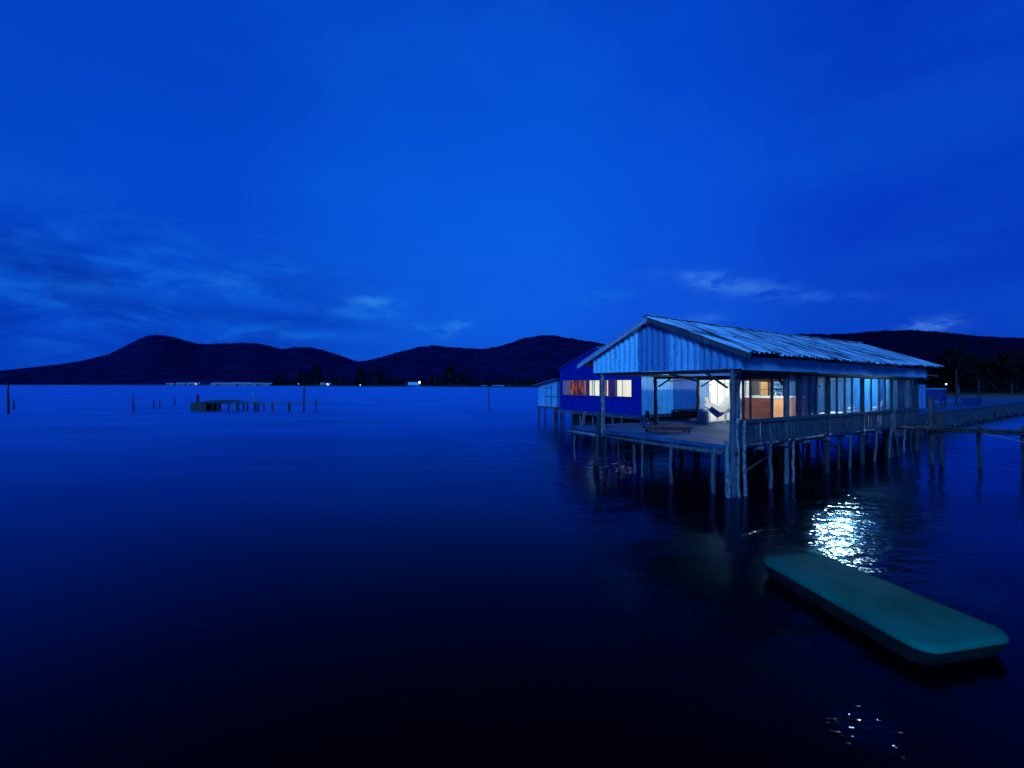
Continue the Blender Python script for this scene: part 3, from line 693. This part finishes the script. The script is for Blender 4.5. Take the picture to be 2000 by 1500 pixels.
# small wares standing on the counter
WARES = [(.25, .10, .16, .03, 'clear bottle at the left front corner of the counter'), (.6, .16, .20, .028, 'second pale bottle on the orange counter'), (1.0, .12, .13, .04, 'squat white jar on the orange counter')]
for t, s, h, r, lab in WARES:
    o = empty('bottle', W(8.38 + t, 3.1 + s, FL + sag(8.4) + 1.12), 0, lab, 'bottle', 'small wares on the counter')
    MB().tube([(0, 0, 0), (0, 0, h * .6), (0, 0, h * .72), (0, 0, h * .97)], [r, r, r * .4, r * .38], 10).build('glass_body', 'white_cloth', o, True)
    MB().tube([(0, 0, h * .975), (0, 0, h * 1.08)], r * .45, 8).build('cap', 'blue_cloth', o)
# hammock by the corner post
hm = hth('hammock', 5.25, 3.62, FL, 'white cloth hammock with a blue underside hanging under the porch roof beside the lit wall', 'hammock', rz=R(-90))
A, B = Vector((.0, 1.05, 1.12)), Vector((.1, -1.15, 1.05))
def sling(a, b, up=0.0):
    p = A.lerp(B, .10 + .80 * a); drop = .78 * (1 - (2 * a - 1) ** 2) ** .8; q = (b - .5) * (.18 + .82 * math.sin(math.pi * a))
    return (p.x + q * .8 - up * .5, p.y, p.z - drop + abs(q) * .8 + up + .03 * mnoise.noise((a * 7, b * 5, 0)))
MB().grid(lambda a, b: sling(.12 + .76 * a, .22 + .56 * b, -.025), 20, 8).build('underside', 'blue_cloth', hm, True)
MB().grid(sling, 24, 12).build('cloth', 'thin_cloth', hm, True)
MB().grid(lambda a, b: (lambda v: (v[0], v[1], v[2] + .16 + .10 * mnoise.noise((a * 6, b * 6, 4))))(sling(.3 + .35 * a, .2 + .6 * b)), 14, 8).build('pillow', 'thin_cloth', hm, True)
for e, f in ((A, .12), (B, .88)):
    p = A.lerp(B, f); MB().tube([tuple(e), tuple(p + Vector((0, 0, -.22)))], .015, 6).build('cord', 'rope', hm)
# white plastic chair by the lit wall
def chair(t, s, rz, label):
    c = hth('plastic_chair', t, s, FL + sag(t), label, 'chair', None, rz)
    MB().grid(lambda a, b: ((a - .5) * .44, (b - .5) * .42, .44 + .02 * (2 * a - 1) ** 2), 6, 4).build('seat', 'white_cloth', c, True)
    MB().grid(lambda a, b: ((a - .5) * (.44 - .10 * b * b), .21 + .12 * b + .03 * (2 * a - 1) ** 2, .46 + .42 * b), 8, 6).build('backrest', 'white_cloth', c, True)
    for x in (-1, 1):
        for y in (-1, 1): MB().bar((x * .20, y * .19, .44), (x * .24, y * .25, 0), .035, .035).build('leg', 'white_cloth', c)
        MB().tube([(x * .24, -.20, .46), (x * .25, -.18, .64), (x * .25, 0, .67), (x * .22, .25, .66)], .02, 7).build('armrest', 'white_cloth', c, True)
    return c
chair(6.6, 3.75, R(60), 'white plastic armchair standing between the hammock and the lit cream wall')
# pendant with a pale globe
pn = hth('pendant_lamp', 5.6, 4.15, 3.05, 'small lit white pendant lamp hanging left of the lit cream wall', 'lamp')
MB().tube([(0, 0, .12), (0, 0, -.06)], .008, 6).build('cord', 'frame_dark', pn)
MB().sphere((0, 0, -.08), .055).build('globe', 'globe_glow', pn, True)
MB().tube([(0, 0, -.13), (0, 0, -.22)], .008, 6).build('cord', 'frame_dark', pn)
MB().sphere((0, 0, -.33), .05, sc=(.8, .8, 2.2)).build('shade', 'globe_glow', pn, True)
# fluorescent tubes under the tie beams
def tube_lamp(t, s, z, rz, label, ln=1.15):
    o = hth('tube_lamp', t, s, z, label, 'lamp', 'tube lamps inside the stilt house', rz)
    MB().tube([(-ln / 2, 0, 0), (ln / 2, 0, 0)], .02, 10).build('tube', 'lamp_white', o)
    MB().box(-ln / 2 - .06, ln / 2 + .06, -.03, .03, .03, .07).build('fitting', 'white_cloth', o)
for ft, fs_, frz, lab in ((10.7, 1.35, -64, 'wide bright batten lamp hung inside above the third glazed bay'), (8.7, 1.2, -20, 'wide bright batten lamp hung inside above the second glazed bay')):
    fl = hth('batten_lamp', ft, fs_, 3.43, lab, 'lamp', 'batten lamps inside the stilt house', R(frz))
    MB().add([(-.65, -.015, -.13), (.65, -.015, -.13), (.65, -.12, .13), (-.65, -.12, .13)], [(0, 1, 2, 3)]).build('lamp_face', 'flood_white', fl)
    MB().box(-.68, .68, -.005, .06, -.15, .15).build('lamp_case', 'frame_dark', fl); MB().tube([(0, .02, .15), (0, .02, .50)], .015, 6).build('bracket', 'frame_dark', fl)
tube_lamp(11.8, 2.4, 3.56, 0, 'lit tube lamp in the back room near the far end of the glazed side')
tube_lamp(6.3, 2.75, 3.56, R(0), 'lit tube lamp over the room between the hammock and the counter')
# white bundles behind the glass
for t, s, z, sc, lab in ((t_at(1665, .35), .35, 1.93, (.16, .12, .06), 'flat white bag lying behind the glazed side bay near its middle'),
                         (t_at(1712, .3), .30, 1.90, (.18, .12, .05), 'flat white bag lying behind the third glazed bay'),
                         (t_at(1725, .3), .30, 1.90, (.10, .10, .16), 'upright white box behind the third glazed bay')):
    o = empty('bag', W(t, s, z), ROT, lab, 'bag')
    MB().sphere((0, 0, sc[2]), 1, 10, 6, sc).build('bag_body', 'white_cloth', o, True)
    MB().box(-sc[0] * .3, sc[0] * .3, -.01, .01, sc[2] * 1.8, sc[2] * 2.3).build('knot', 'white_cloth', o)
# dining table inside carrying nothing but height for the bundles
for t, lab in ((7.5, 'plain table inside behind the second glazed bay'), (10.3, 'plain table inside behind the third glazed bay')):
    o = hth('dining_table', t, .42, FL + sag(t), lab, 'table', 'tables inside the glazed bays')
    MB().box(-.7, .7, -.22, .4, .60, .64).build('tabletop', 'deck_wood', o)
    for x in (-.65, .65):
        for y in (-.16, .34): MB().box(x - .025, x + .025, y - .025, y + .025, 0, .599).build('leg', 'dark_wood', o)

# ================================================================== BLUE HOUSE behind
BT = 6.4
bh = empty('blue_house', W(BT, 8.45, 0), ROT, 'deep blue painted stilt house with a strip of lit windows behind the porch', 'house')
def bl(s): return s - 8.45
Wd = bl(14.95)
RB = bl(11.6)
def btop(y): return 4.95 + (3.88 - 4.95) * abs(y - RB) / (RB if y < RB else (Wd - RB))
w0, w1 = bl(s_at(1233, BT)), bl(s_at(1098, BT))
ZB, ZT = 2.23, 3.11
m = MB()
def wallpoly(pts): # extruded polygon in the y-z plane
    n = len(pts); vs = [(0, y, z) for y, z in pts] + [(.06, y, z) for y, z in pts]
    m.add(vs, [tuple(range(n - 1, -1, -1)), tuple(range(n, 2 * n))] + [(i, (i + 1) % n, n + (i + 1) % n, n + i) for i in range(n)])
wallpoly([(0, 1.30), (Wd, 1.30), (Wd, ZB), (0, ZB)]); wallpoly([(0, ZB), (w0, ZB), (w0, ZT), (0, ZT)]); wallpoly([(w1, ZB), (Wd, ZB), (Wd, ZT), (w1, ZT)])
wallpoly([(0, ZT), (Wd, ZT), (Wd, 3.88), (RB, 4.95), (0, 3.88)])
m.build('front_wall', 'blue_paint', bh)
wn = MB(); wn.box(-.02, .05, w0 - .03, w1 + .03, ZT - .005, ZT + .035); wn.box(-.05, .05, w0 - .05, w1 + .05, ZB - .035, ZB + .004)
PX = [(1099, 1113, 'lit_grey'), (1113.5, 1121.5, 'lit_fire'), (1122, 1127, 'lit_ember'), (1129.5, 1139, 'lit_ember'), (1139.5, 1144.5, 'lit_pink'), (1145, 1150.5, 'lit_navy'), (1151, 1156, 'lit_cream'),
      (1156.8, 1160.5, 'lit_mint'), (1161.5, 1170.5, 'lit_cream'), (1172, 1180, 'lit_navy'), (1180.5, 1184.5, 'lit_pink'), (1185, 1187.5, 'lit_cream'), (1188.5, 1200, 'lit_navy'),
      (1201, 1204.5, 'lit_grey'), (1205, 1215, 'lit_cream'), (1215.8, 1233, 'lit_cream')]
for a, b, mm in PX: wn.box(.0, .05, bl(s_at(b + .45, BT)) - .012, bl(s_at(b + .45, BT)) + .012, ZB + .004, ZT - .005)
wn = wn.build('window', 'weathered_wood', bh)
for a, b, mm in PX:
    y1, y0 = bl(s_at(a, BT)), bl(s_at(b, BT)); MB().box(.015, .03, y0 + .005, y1 - .005, ZB + .006, ZT - .007).build('pane', mm, wn)
def rb(y0, z0, y1, z1):
    m = MB(); d = Vector((0, y1 - y0, z1 - z0)); Ln = d.length; d.normalize(); nn = Vector((0, -d.z, d.y)); nn = nn if nn.z > 0 else -nn
    corr_sheet(m, Vector((-.06, y0, z0)), (1, 0, 0), d, 8.7, Ln, nn, .2, .022, 0, 3, 8); m.build('roof_slope', 'sheet_dull', bh, True)
rb(RB, 5.02, -.10, 3.90); rb(RB, 5.02, Wd + .10, 3.90)
for y1 in (-.08, Wd + .08): MB().bar((-.05, RB, 4.94), (-.05, y1, 3.84), .03, .06).build('barge_board', 'blue_paint', bh)
# right-hand wall of mixed sheets along t
segs = [(0.0, t_at(1281, 8.45) - BT, 'sheet_mid', 3.86, 1.31), (t_at(1281, 8.45) - BT, t_at(1312, 8.45) - BT, 'sheet_bright', 3.86, 1.33), (t_at(1312, 8.45) - BT, 8.6, 'sheet_dull', 3.80, 1.40)]
for i, (a, b, mm, zt, zb) in enumerate(segs):
    m = MB(); corr_sheet(m, (a, -.03 - .012 * i, zt), (1, 0, 0), (0, 0, -1), b - a + .03, zt - zb, (0, 1, 0), .17, .018, .03 * i, 2, 8); m.build('side_sheet', mm, bh, True)
o = MB().bar((1.9, -.10, 3.05), (3.6, -.10, 3.12), .05, .05).build('side_batten', 'dark_wood', bh)
MB().box(8.55, 8.6, 0, Wd, 1.3, 3.88).build('rear_wall', 'blue_paint', bh)
MB().box(0.07, 8.5, Wd - .06, Wd, 1.3, 3.86).build('far_side_wall', 'blue_paint', bh)
MB().box(.02, 8.5, .02, Wd - .02, 1.2, 1.295).build('floor', 'deck_wood', bh)
MB().bar((-.35, -.3, 1.17), (-.38, Wd + .3, 1.17), .16, .08).build('ledge_beam', 'weathered_wood', bh)
MB().bar((0, -.12, 1.22), (8.5, -.12, 1.22), .10, .10).build('side_beam', 'weathered_wood', bh)
ub = MB(); x = .1
while x < 8.4:
    w = random.uniform(.12, .24); ub.box(x, x + w, -.03, .0, .45 + random.uniform(-.15, .25), 1.18, .01); x += w + random.uniform(.0, .06)
ub.build('shade_boards', 'dark_wood', bh)  # dark boards added in place of the shade below this house
ub = MB(); y = .05
while y < Wd - .1:
    w = random.uniform(.14, .26); ub.box(1.0, 1.03, y, y + w, .25 + random.uniform(-.25, .3), 1.18, .01); y += w
ub.build('shade_boards', 'dark_wood', bh)  # second added row, hides bright water so the underside stays black
def strunk(par, x, y, z0, z1, r, mat, lx=0.0, ly=0.0, name='stilt'):
    pts = [(x + lx * f + random.uniform(-.02, .02), y + ly * f + random.uniform(-.02, .02), z0 + (z1 - z0) * f) for f in (0, .2, .4, .6, .8, 1)]
    return MB().tube(pts, [r * random.uniform(.9, 1.05) for _ in pts], 8, .05).build(name, mat, par, True)
for i in range(9):
    y = -.1 + i * (Wd + .2) / 8 + random.uniform(-.15, .15)
    strunk(bh, -.32 + random.uniform(-.1, .1), y, -.6, 1.14, random.uniform(.05, .08), random.choice(('weathered_wood', 'dark_wood')), random.uniform(-.1, .1), random.uniform(-.15, .15))
    strunk(bh, 2.2, y + .3, -.6, 1.18, .06, 'dark_wood')
for x in (1.2, 3.4, 5.2, 7.4): strunk(bh, x, -.1, -.6, 1.2, .06, 'weathered_wood')

# small outhouse at the left of it
sh0, sh1 = s_at(1088, 7.5), s_at(1051, 7.5)
oh = empty('outhouse', W(7.5, sh0, 0), ROT, 'small pale tin outhouse on stilts left of the deep blue house', 'outhouse')
wd_ = sh1 - sh0
m = MB()
def fnw(a, b): return (.012 * math.sin(2 * math.pi * a * wd_ / .18), a * wd_, 1.30 + b * (3.16 - .36 * a - 1.30))
m.grid(fnw, 60, 3); ow = m.build('front_sheet', 'sheet_mid', oh, True)
dm = MB()
for y in (.62, 1.22): dm.box(-.035, -.015, y - .02, y + .02, 1.32, 2.70 if y > 1 else 2.85)
dm.box(-.035, -.015, .02, 1.3, 2.02, 2.05); dm.box(-.035, -.015, .62, 1.24, 2.62, 2.65)
dm.build('door_frame', 'dark_wood', oh)
MB().box(.03, 1.6, .0, .03, 1.30, 3.12).build('side_wall', 'sheet_dull', oh); MB().box(.03, 1.6, wd_ - .03, wd_, 1.30, 2.78).build('side_wall', 'sheet_mid', oh)
m = MB(); corr_sheet(m, (-.3, -.25, 3.27), (1, 0, 0), Vector((0, 1, -.17)).normalized(), 2.2, wd_ + .75, (0, .17, 1), .2, .02, 0, 2, 8); m.build('roof', 'sheet_mid', oh, True)
MB().box(-.1, 1.7, -.1, wd_ + .1, 1.20, 1.285).build('floor', 'dark_wood', oh)
for x in (.0, 1.5):
    for y in (.05, wd_ * .62, wd_ - .05): strunk(oh, x, y, -.6, 1.2, .06, 'dark_wood', random.uniform(-.05, .05), -.15 if y > 1.8 else 0)

# ================================================================== PIERS ON THE RIGHT
pier = empty('plank_pier', W(15.0, 1.38, 0), ROT, 'long dark plank pier with hanging side boards running away to the right', 'pier')
m = MB(); x = 0.0
while x < 42:
    w = .30; m.box(x, x + w - .02, 0, 3.2, 1.26, 1.31 + random.uniform(-.006, .006)); x += w
m.build('deck', 'deck_wood', pier)
m = MB(); x = 0.3
while x < 42:
    w = random.uniform(.14, .34); zb = .22 + random.uniform(-.05, .25)
    if random.random() > .86: zb = .85
    m.box(x, x + w - .006, -.06, -.03, zb, 1.24, .006)
    x += w
m.build('side_boards', 'plank_wood', pier)
MB().bar((0, -.09, 1.27), (42, -.09, 1.27), .05, .09).build('edge_rail', 'deck_wood', pier)
for i in range(15):
    strunk(pier, .8 + i * 2.9, .15, -.6, 1.22, .08, 'dark_wood'); strunk(pier, .8 + i * 2.9, 3.0, -.6, 1.22, .08, 'dark_wood')
# things on and by the pier
def pier_pt(px, s_off): return t_at(px, 1.38 + s_off)
t = pier_pt(1798, 1.2); o = hth('sheet_panel', t, 2.58, 1.31, 'pale blue upright sheet panel at the end of the stilt house', 'panel')
pm = MB(); corr_sheet(pm, (0, -.25, 1.55), (0, 1, 0), (0, 0, -1), .6, 1.5, (1, 0, 0), .15, .015, 0, 2, 8); pm.build('sheet', 'sheet_dull', o); MB().bar((.05, -.2, 0), (.05, -.2, 1.5), .05, .05).build('prop', 'dark_wood', o)
t = pier_pt(1828, 1.0); o = hth('water_tank', t, 2.38, 1.31, 'square blue tank on a stand beside the pier end post', 'tank')
MB().box(-.5, .5, -.4, .4, .5, 1.25, .01).build('tank_body', 'crate_paint', o); MB().box(-.52, .52, -.42, .42, 1.252, 1.30).build('lid', 'sheet_mid', o)
for x in (-.4, .4):
    for y in (-.32, .32): MB().box(x - .04, x + .04, y - .04, y + .04, 0, .498).build('leg', 'dark_wood', o)
t = pier_pt(1897, .8); o = hth('crate', t, 2.18, 1.31, 'blue box crate sitting on the plank pier', 'crate')
m = MB(); m.box(-.75, .75, -.4, .4, 0, .48, .01); m.build('crate_body', 'crate_paint', o); MB().box(-.78, .78, -.43, .43, .482, .53).build('lid', 'crate_paint', o)
for px, lab, ht in ((1868, 'tall thin pole standing on the plank pier', 2.7), (1912, 'thin dark pole standing behind the blue crate', 2.0)):
    t = pier_pt(px, 1.6); o = hth('pole', t, 2.98, 1.31, lab, 'pole')
    MB().tube([(0, 0, 0), (.02, 0, ht / 2), (0, .02, ht)], [.05, .045, .035], 8).build('shaft', 'dark_wood', o, True); MB().tube([(0, 0, ht + .001), (0, 0, ht + .05)], .065, 8).build('cap', 'dark_wood', o)
t = pier_pt(1848, 2.4); o = hth('bank_lamp', t, 3.78, 1.31, 'small lit pale lamp beyond the plank pier', 'lamp')
MB().tube([(0, 0, 0), (0, 0, 1.52)], .03, 6).build('stand', 'dark_wood', o); MB().sphere((0, 0, 1.58), .06).build('globe', 'globe_glow', o, True)
# slender side gangway held by posts
G0, G1 = Vector((15.04, 14.9)), Vector((21.3, 11.0))
gd = (G1 - G0).normalized()
gw = empty('gangway', (G0.x, G0.y, 0), math.atan2(gd.y, gd.x), 'narrow dark gangway of two poles crossing at the right frame edge', 'gangway')
for y, z in ((0, 1.26), (.4, 1.27)): MB().tube([(-.9, y, z + .02), (2, y, z), (4, y + .02, z + .01), (7.2, y, z)], [.05, .055, .05, .05], 8, .05).build('beam', 'dark_wood', gw, True)
m = MB(); x = -.6
while x < 7: m.box(x, x + .28, -.1, .5, 1.325, 1.35, .008); x += random.uniform(.3, .45)
m.build('tread_boards', 'dark_wood', gw)
for x, zt, r, mt, ly in ((-.05, 2.45, .07, 'dark_wood', .05), (.18, 1.9, .07, 'dark_wood', -.08), (1.15, 1.5, .055, 'dark_wood', .05), (2.15, 1.5, .06, 'dark_wood', 0), (3.6, 1.5, .06, 'dark_wood', 0), (5.2, 1.5, .06, 'dark_wood', 0)):
    strunk(gw, x, .2, -.6, zt, r, mt, -.05, ly, 'pile')
MB().tube([(1.1, -.1, 1.22), (1.6, -.14, 1.12), (2.1, -.16, .98), (3.2, -.12, 1.05)], .012, 6).build('rope', 'rope', gw, True)

# ================================================================== THE TEAL PUNT
bo = empty('punt_boat', (4.53, 5.46, 0), math.atan2(-.98, .196), 'small blunt teal green covered punt floating at the lower right', 'boat')
# local x runs along the hull to the near end, local y to the far side
def hull_pts(k, z, n=6):
    LN, H0, H1, r = 1.15 * k, .53 * k, .61 * k, .19
    pts = []
    for cx, cy, a0 in ((LN, -H1, -90), (LN, H1, 0), (-LN, H0, 90), (-LN, -H0, 180)):
        ox = cx - math.copysign(r, cx); oy = cy - math.copysign(r, cy)
        for i in range(n + 1):
            a = R(a0 + 90 * i / n); pts.append((ox + r * math.cos(a), oy + r * math.sin(a), z))
    return pts
rings = [hull_pts(.88, -.14), hull_pts(.93, .0), hull_pts(.97, .08), hull_pts(.99, .14), hull_pts(1.0, .18)]
n = len(rings[0]); vs = sum(rings, []); fs = [(j * n + i, j * n + (i + 1) % n, (j + 1) * n + (i + 1) % n, (j + 1) * n + i) for j in range(len(rings) - 1) for i in range(n)]
MB().add(vs, fs).build('hull', 'boat_side', bo, True)
rings = [hull_pts(1.003, .178), hull_pts(1.004, .20), hull_pts(.998, .222), hull_pts(.985, .238), hull_pts(.968, .247), hull_pts(.945, .250)]
vs = sum(rings, []); fs = [(j * n + i, j * n + (i + 1) % n, (j + 1) * n + (i + 1) % n, (j + 1) * n + i) for j in range(len(rings) - 1) for i in range(n)]
MB().add(vs, fs).build('gunwale', 'boat_paint', bo, True)
dk = []
for j in range(13):
    f = j / 12; dk.append([(x * (1 - f * .98), y * (1 - f * .98), .243 + .045 * math.sin(f * math.pi / 2) + .012 * mnoise.noise((x * (1 - f) * 3, y * (1 - f) * 4, 2)) * math.sin(f * math.pi)) for x, y, z in hull_pts(.955, 0, 10)])
n = len(dk[0]); vs = sum(dk, []); fs = [(j * n + i, j * n + (i + 1) % n, (j + 1) * n + (i + 1) % n, (j + 1) * n + i) for j in range(12) for i in range(n)]
fs.append(tuple(range(12 * n, 13 * n)))
MB().add(vs, fs).build('cover_deck', 'boat_paint', bo, True)

# ================================================================== FISH PLATFORM AND POLES, LEFT
fx, fy = ground(372, 803)
fp = empty('fish_platform', (fx, fy, 0), R(1.5), 'low dark fish farm platform on short posts out on the water', 'platform')
u = fy / F                                            # metres per picture pixel out here
MB().box(0, 30 * u, 0, 2.4, -.3, .93, .02).build('block', 'frame_dark', fp)
MB().box(30 * u, 94 * u, .1, 1.6, .80, .92, .01).build('deck', 'dark_wood', fp)
MB().bar((80 * u, .2, .90), (246 * u, .2, .86), .30, .10).build('walk_beam', 'weathered_wood', fp)
MB().grid(lambda a, b: ((16 + 78 * a) * u, .2 + 1.5 * b, .935 + .24 * math.sin(math.pi * a) ** .6 * math.sin(math.pi * b) + .08 * mnoise.noise((a * 6, b * 3, 0))), 24, 8).build('tarp', 'tarp', fp, True)
for px, h, r in ((412, .85, .10), (423, 0.9, .16), (441, .8, .09), (460, .95, .15), (470, .8, .09), (478, .8, .1), (494, 1.0, .14), (499, .9, .11), (512, .85, .07), (528, .95, .10), (560, .95, .13), (588, 2.6, .09), (612, 1.2, .08)):
    strunk(fp, (px - 372) * u, .25, -.5, h, r, 'dark_wood', random.uniform(-.1, .1), 0, 'post')
strunk(fp, 121 * u, .5, .93, 2.0, .07, 'far_wall', -.35, 0, 'leaning_board'); strunk(fp, 6 * u, .6, .93, 1.75, .13, 'dark_wood', 0, 0, 'bollard'); strunk(fp, 124 * u, .6, .93, 1.5, .05, 'far_wall', .15, 0, 'leaning_board')
POLES = [(16, 808, 748, .09, 'tall dark pole in the water at the left frame edge'), (27, 800, 781, .08, 'short dark pole right beside the tallest left pole'),
         (260, 806, 773, .07, 'lone mid height pole in the water left of the fish platform'), (300, 797, 783, .08, 'left pole of the short pair near the fish platform'),
         (312, 795, 783, .08, 'right pole of the short pair near the fish platform'), (341, 792, 774, .07, 'thinnest pole just left of the fish platform'), (955, 800, 757, .06, 'thin tall pole in open water before the far shore trees')]
for px, pb, ptp, r, lab in POLES:
    X, Y = ground(px, pb); h = CAM_H - (ptp - 750) / F * Y
    o = empty('water_pole', (X, Y, 0), 0, lab, 'pole', 'poles standing in the bay')
    MB().tube([(0, 0, -.6), (.03, 0, h * .3), (-.03, 0, h * .7), (.02, 0, h)], [r * 1.1, r, r * .8, r * .6], 8, .05).build('shaft', 'dark_wood', o, True)
    MB().tube([(.02, 0, h + .001), (.02, 0, h + .06)], r * .7, 8).build('tip', 'dark_wood', o)

# ================================================================== FAR SHORE BUILDINGS AND LIGHTS
def far_house(px0, px1, ptop, label, wm='far_wall', rm='far_roof', pitch=.5, Yk=1.0, off=3):
    pc = (px0 + px1) / 2; Y = shore_y(pc) * Yk + off; X0, X1 = (px0 - 1000) / F * Y, (px1 - 1000) / F * Y
    h = (750 - ptop) / F * Y + CAM_H; w = X1 - X0; d = max(5, w * .35)
    o = empty('shore_house', ((X0 + X1) / 2, Y, 0), 0, label, 'house', 'low houses on the far shore')
    he = h * (1 - pitch)
    MB().box(-w / 2, w / 2, 0, d, .3, he).build('wall', wm, o)
    m = MB(); m.add([(-w / 2 - .4, -.6, he), (w / 2 + .4, -.6, he), (w / 2 + .4, d / 2, h), (-w / 2 - .4, d / 2, h), (-w / 2 - .4, d + .6, he), (w / 2 + .4, d + .6, he)], [(0, 1, 2, 3), (3, 2, 5, 4), (0, 3, 4), (1, 5, 2), (0, 4, 5, 1)])
    m.build('roof', rm, o)
    dm = MB().box(-w * .2, -w * .05, -.05, -.01, .4, he * .85).build('door', 'frame_dark', o)
far_house(324, 338, 748, 'leftmost tiny pale roofed house on the far shore', Yk=.99, off=-10)
far_house(343, 361, 747.3, 'small pale roofed house second from the left on the far shore', Yk=.99, off=-8)
far_house(364, 388, 746.8, 'pale roofed house left of the long low sheds', Yk=.99, off=-8)
far_house(410, 448, 747.2, 'long low shed with thin pale roof left of its twin sheds', 'far_wall', Yk=.98, off=-8)
far_house(449, 488, 746.8, 'long low shed in the middle of the three far sheds', Yk=.98, off=-8)
far_house(489, 528, 747.6, 'rightmost of the three long low far sheds', Yk=.98, off=-8)
far_house(625, 645, 747.5, 'small pale far house beside a white lamp', Yk=1.0, off=2)
far_house(797, 818, 746.5, 'pale far boathouse beside the brightest far lamp', 'far_wall', 'sheet_bright', .6, 1.0, 1)
far_house(940, 950, 752.5, 'tiny far hut left of the thin open water pole', Yk=1.0, off=2)
far_house(962, 984, 752.2, 'low far hut right of the thin open water pole', Yk=1.0, off=2)
def far_lamp(px, py, r, mat, label):
    Y = shore_y(px) * .985 - 1; X = (px - 1000) / F * Y; z = CAM_H - (py - 750) / F * Y
    o = empty('shore_lamp', (X, Y, 0), 0, label, 'lamp', 'lamps on the far shore')
    MB().tube([(0, .3, -.4), (0, .3, z)], .12, 6).build('lamp_post', 'frame_dark', o); MB().sphere((0, 0, z), r, 10, 6).build('lamp_head', mat, o, True)
far_lamp(819.5, 746.8, 1.0, 'lamp_far', 'brightest white lamp on the far shore beside the boathouse')
far_lamp(834, 756.0, .22, 'lamp_far', 'faint white lamp low at the water right of the brightest far lamp')
far_lamp(640, 750.5, .75, 'lamp_far', 'white lamp beside the small far house')
far_lamp(703.5, 752, .50, 'lamp_far_warm', 'warm yellowish lamp alone under the far trees')
far_lamp(382, 750.2, .55, 'lamp_far', 'small white lamp among the leftmost far houses')
far_lamp(583, 750.0, .25, 'lamp_far', 'faint lamp behind the tall post of the fish platform')
# low jetty left of the boathouse
jx0, jx1 = (710 - 1000) / F * 440, (818 - 1000) / F * 440
o = empty('far_jetty', (jx0, 440 * .95, 0), 0, 'long low dark jetty in front of the far boathouse', 'jetty')
MB().box(0, jx1 - jx0, 0, 3, .7, 1.1).build('deck', 'dark_wood', o)
for i in range(14): MB().tube([((jx1 - jx0) * (i + .5) / 14, .2, -.5), ((jx1 - jx0) * (i + .5) / 14, .2, .7)], .25, 6).build('pile', 'dark_wood', o)

# ------------------------------------------------------------------ small things on the porch deck
o = hth('barrel', 5.35, 4.30, FL - .05, 'grey blue barrel beside the rear porch post left of the hammock', 'barrel')
MB().tube([(0, 0, 0), (0, 0, .12), (0, 0, .3), (0, 0, .48), (0, 0, .6)], [.19, .21, .22, .21, .19], 16).build('barrel_body', 'sheet_dull', o, True)
MB().tube([(0, 0, .601), (0, 0, .64)], .195, 16).build('lid', 'sheet_mid', o)
o = hth('foam_block', 6.6, 5.55, FL - .06, 'flat white foam block lying on the deck by the dark red low rail', 'foam block', rz=R(20))
m = MB(); m.box(-.28, .28, -.15, .15, 0, .09, .01); m.build('foam_body', 'white_cloth', o); MB().box(-.05, -.02, -.155, .155, -.0, .094).build('strap', 'rope', o)
o = hth('bucket', 1.9, 4.35, FL - .02, 'small dark bucket near the middle porch post', 'bucket')
MB().tube([(0, 0, 0), (0, 0, .24)], [.10, .13], 14).build('bucket_body', 'crate_paint', o, True); MB().tube([(-.13, 0, .24), (-.09, 0, .34), (.09, 0, .34), (.13, 0, .24)], .008, 6).build('handle', 'rope', o)
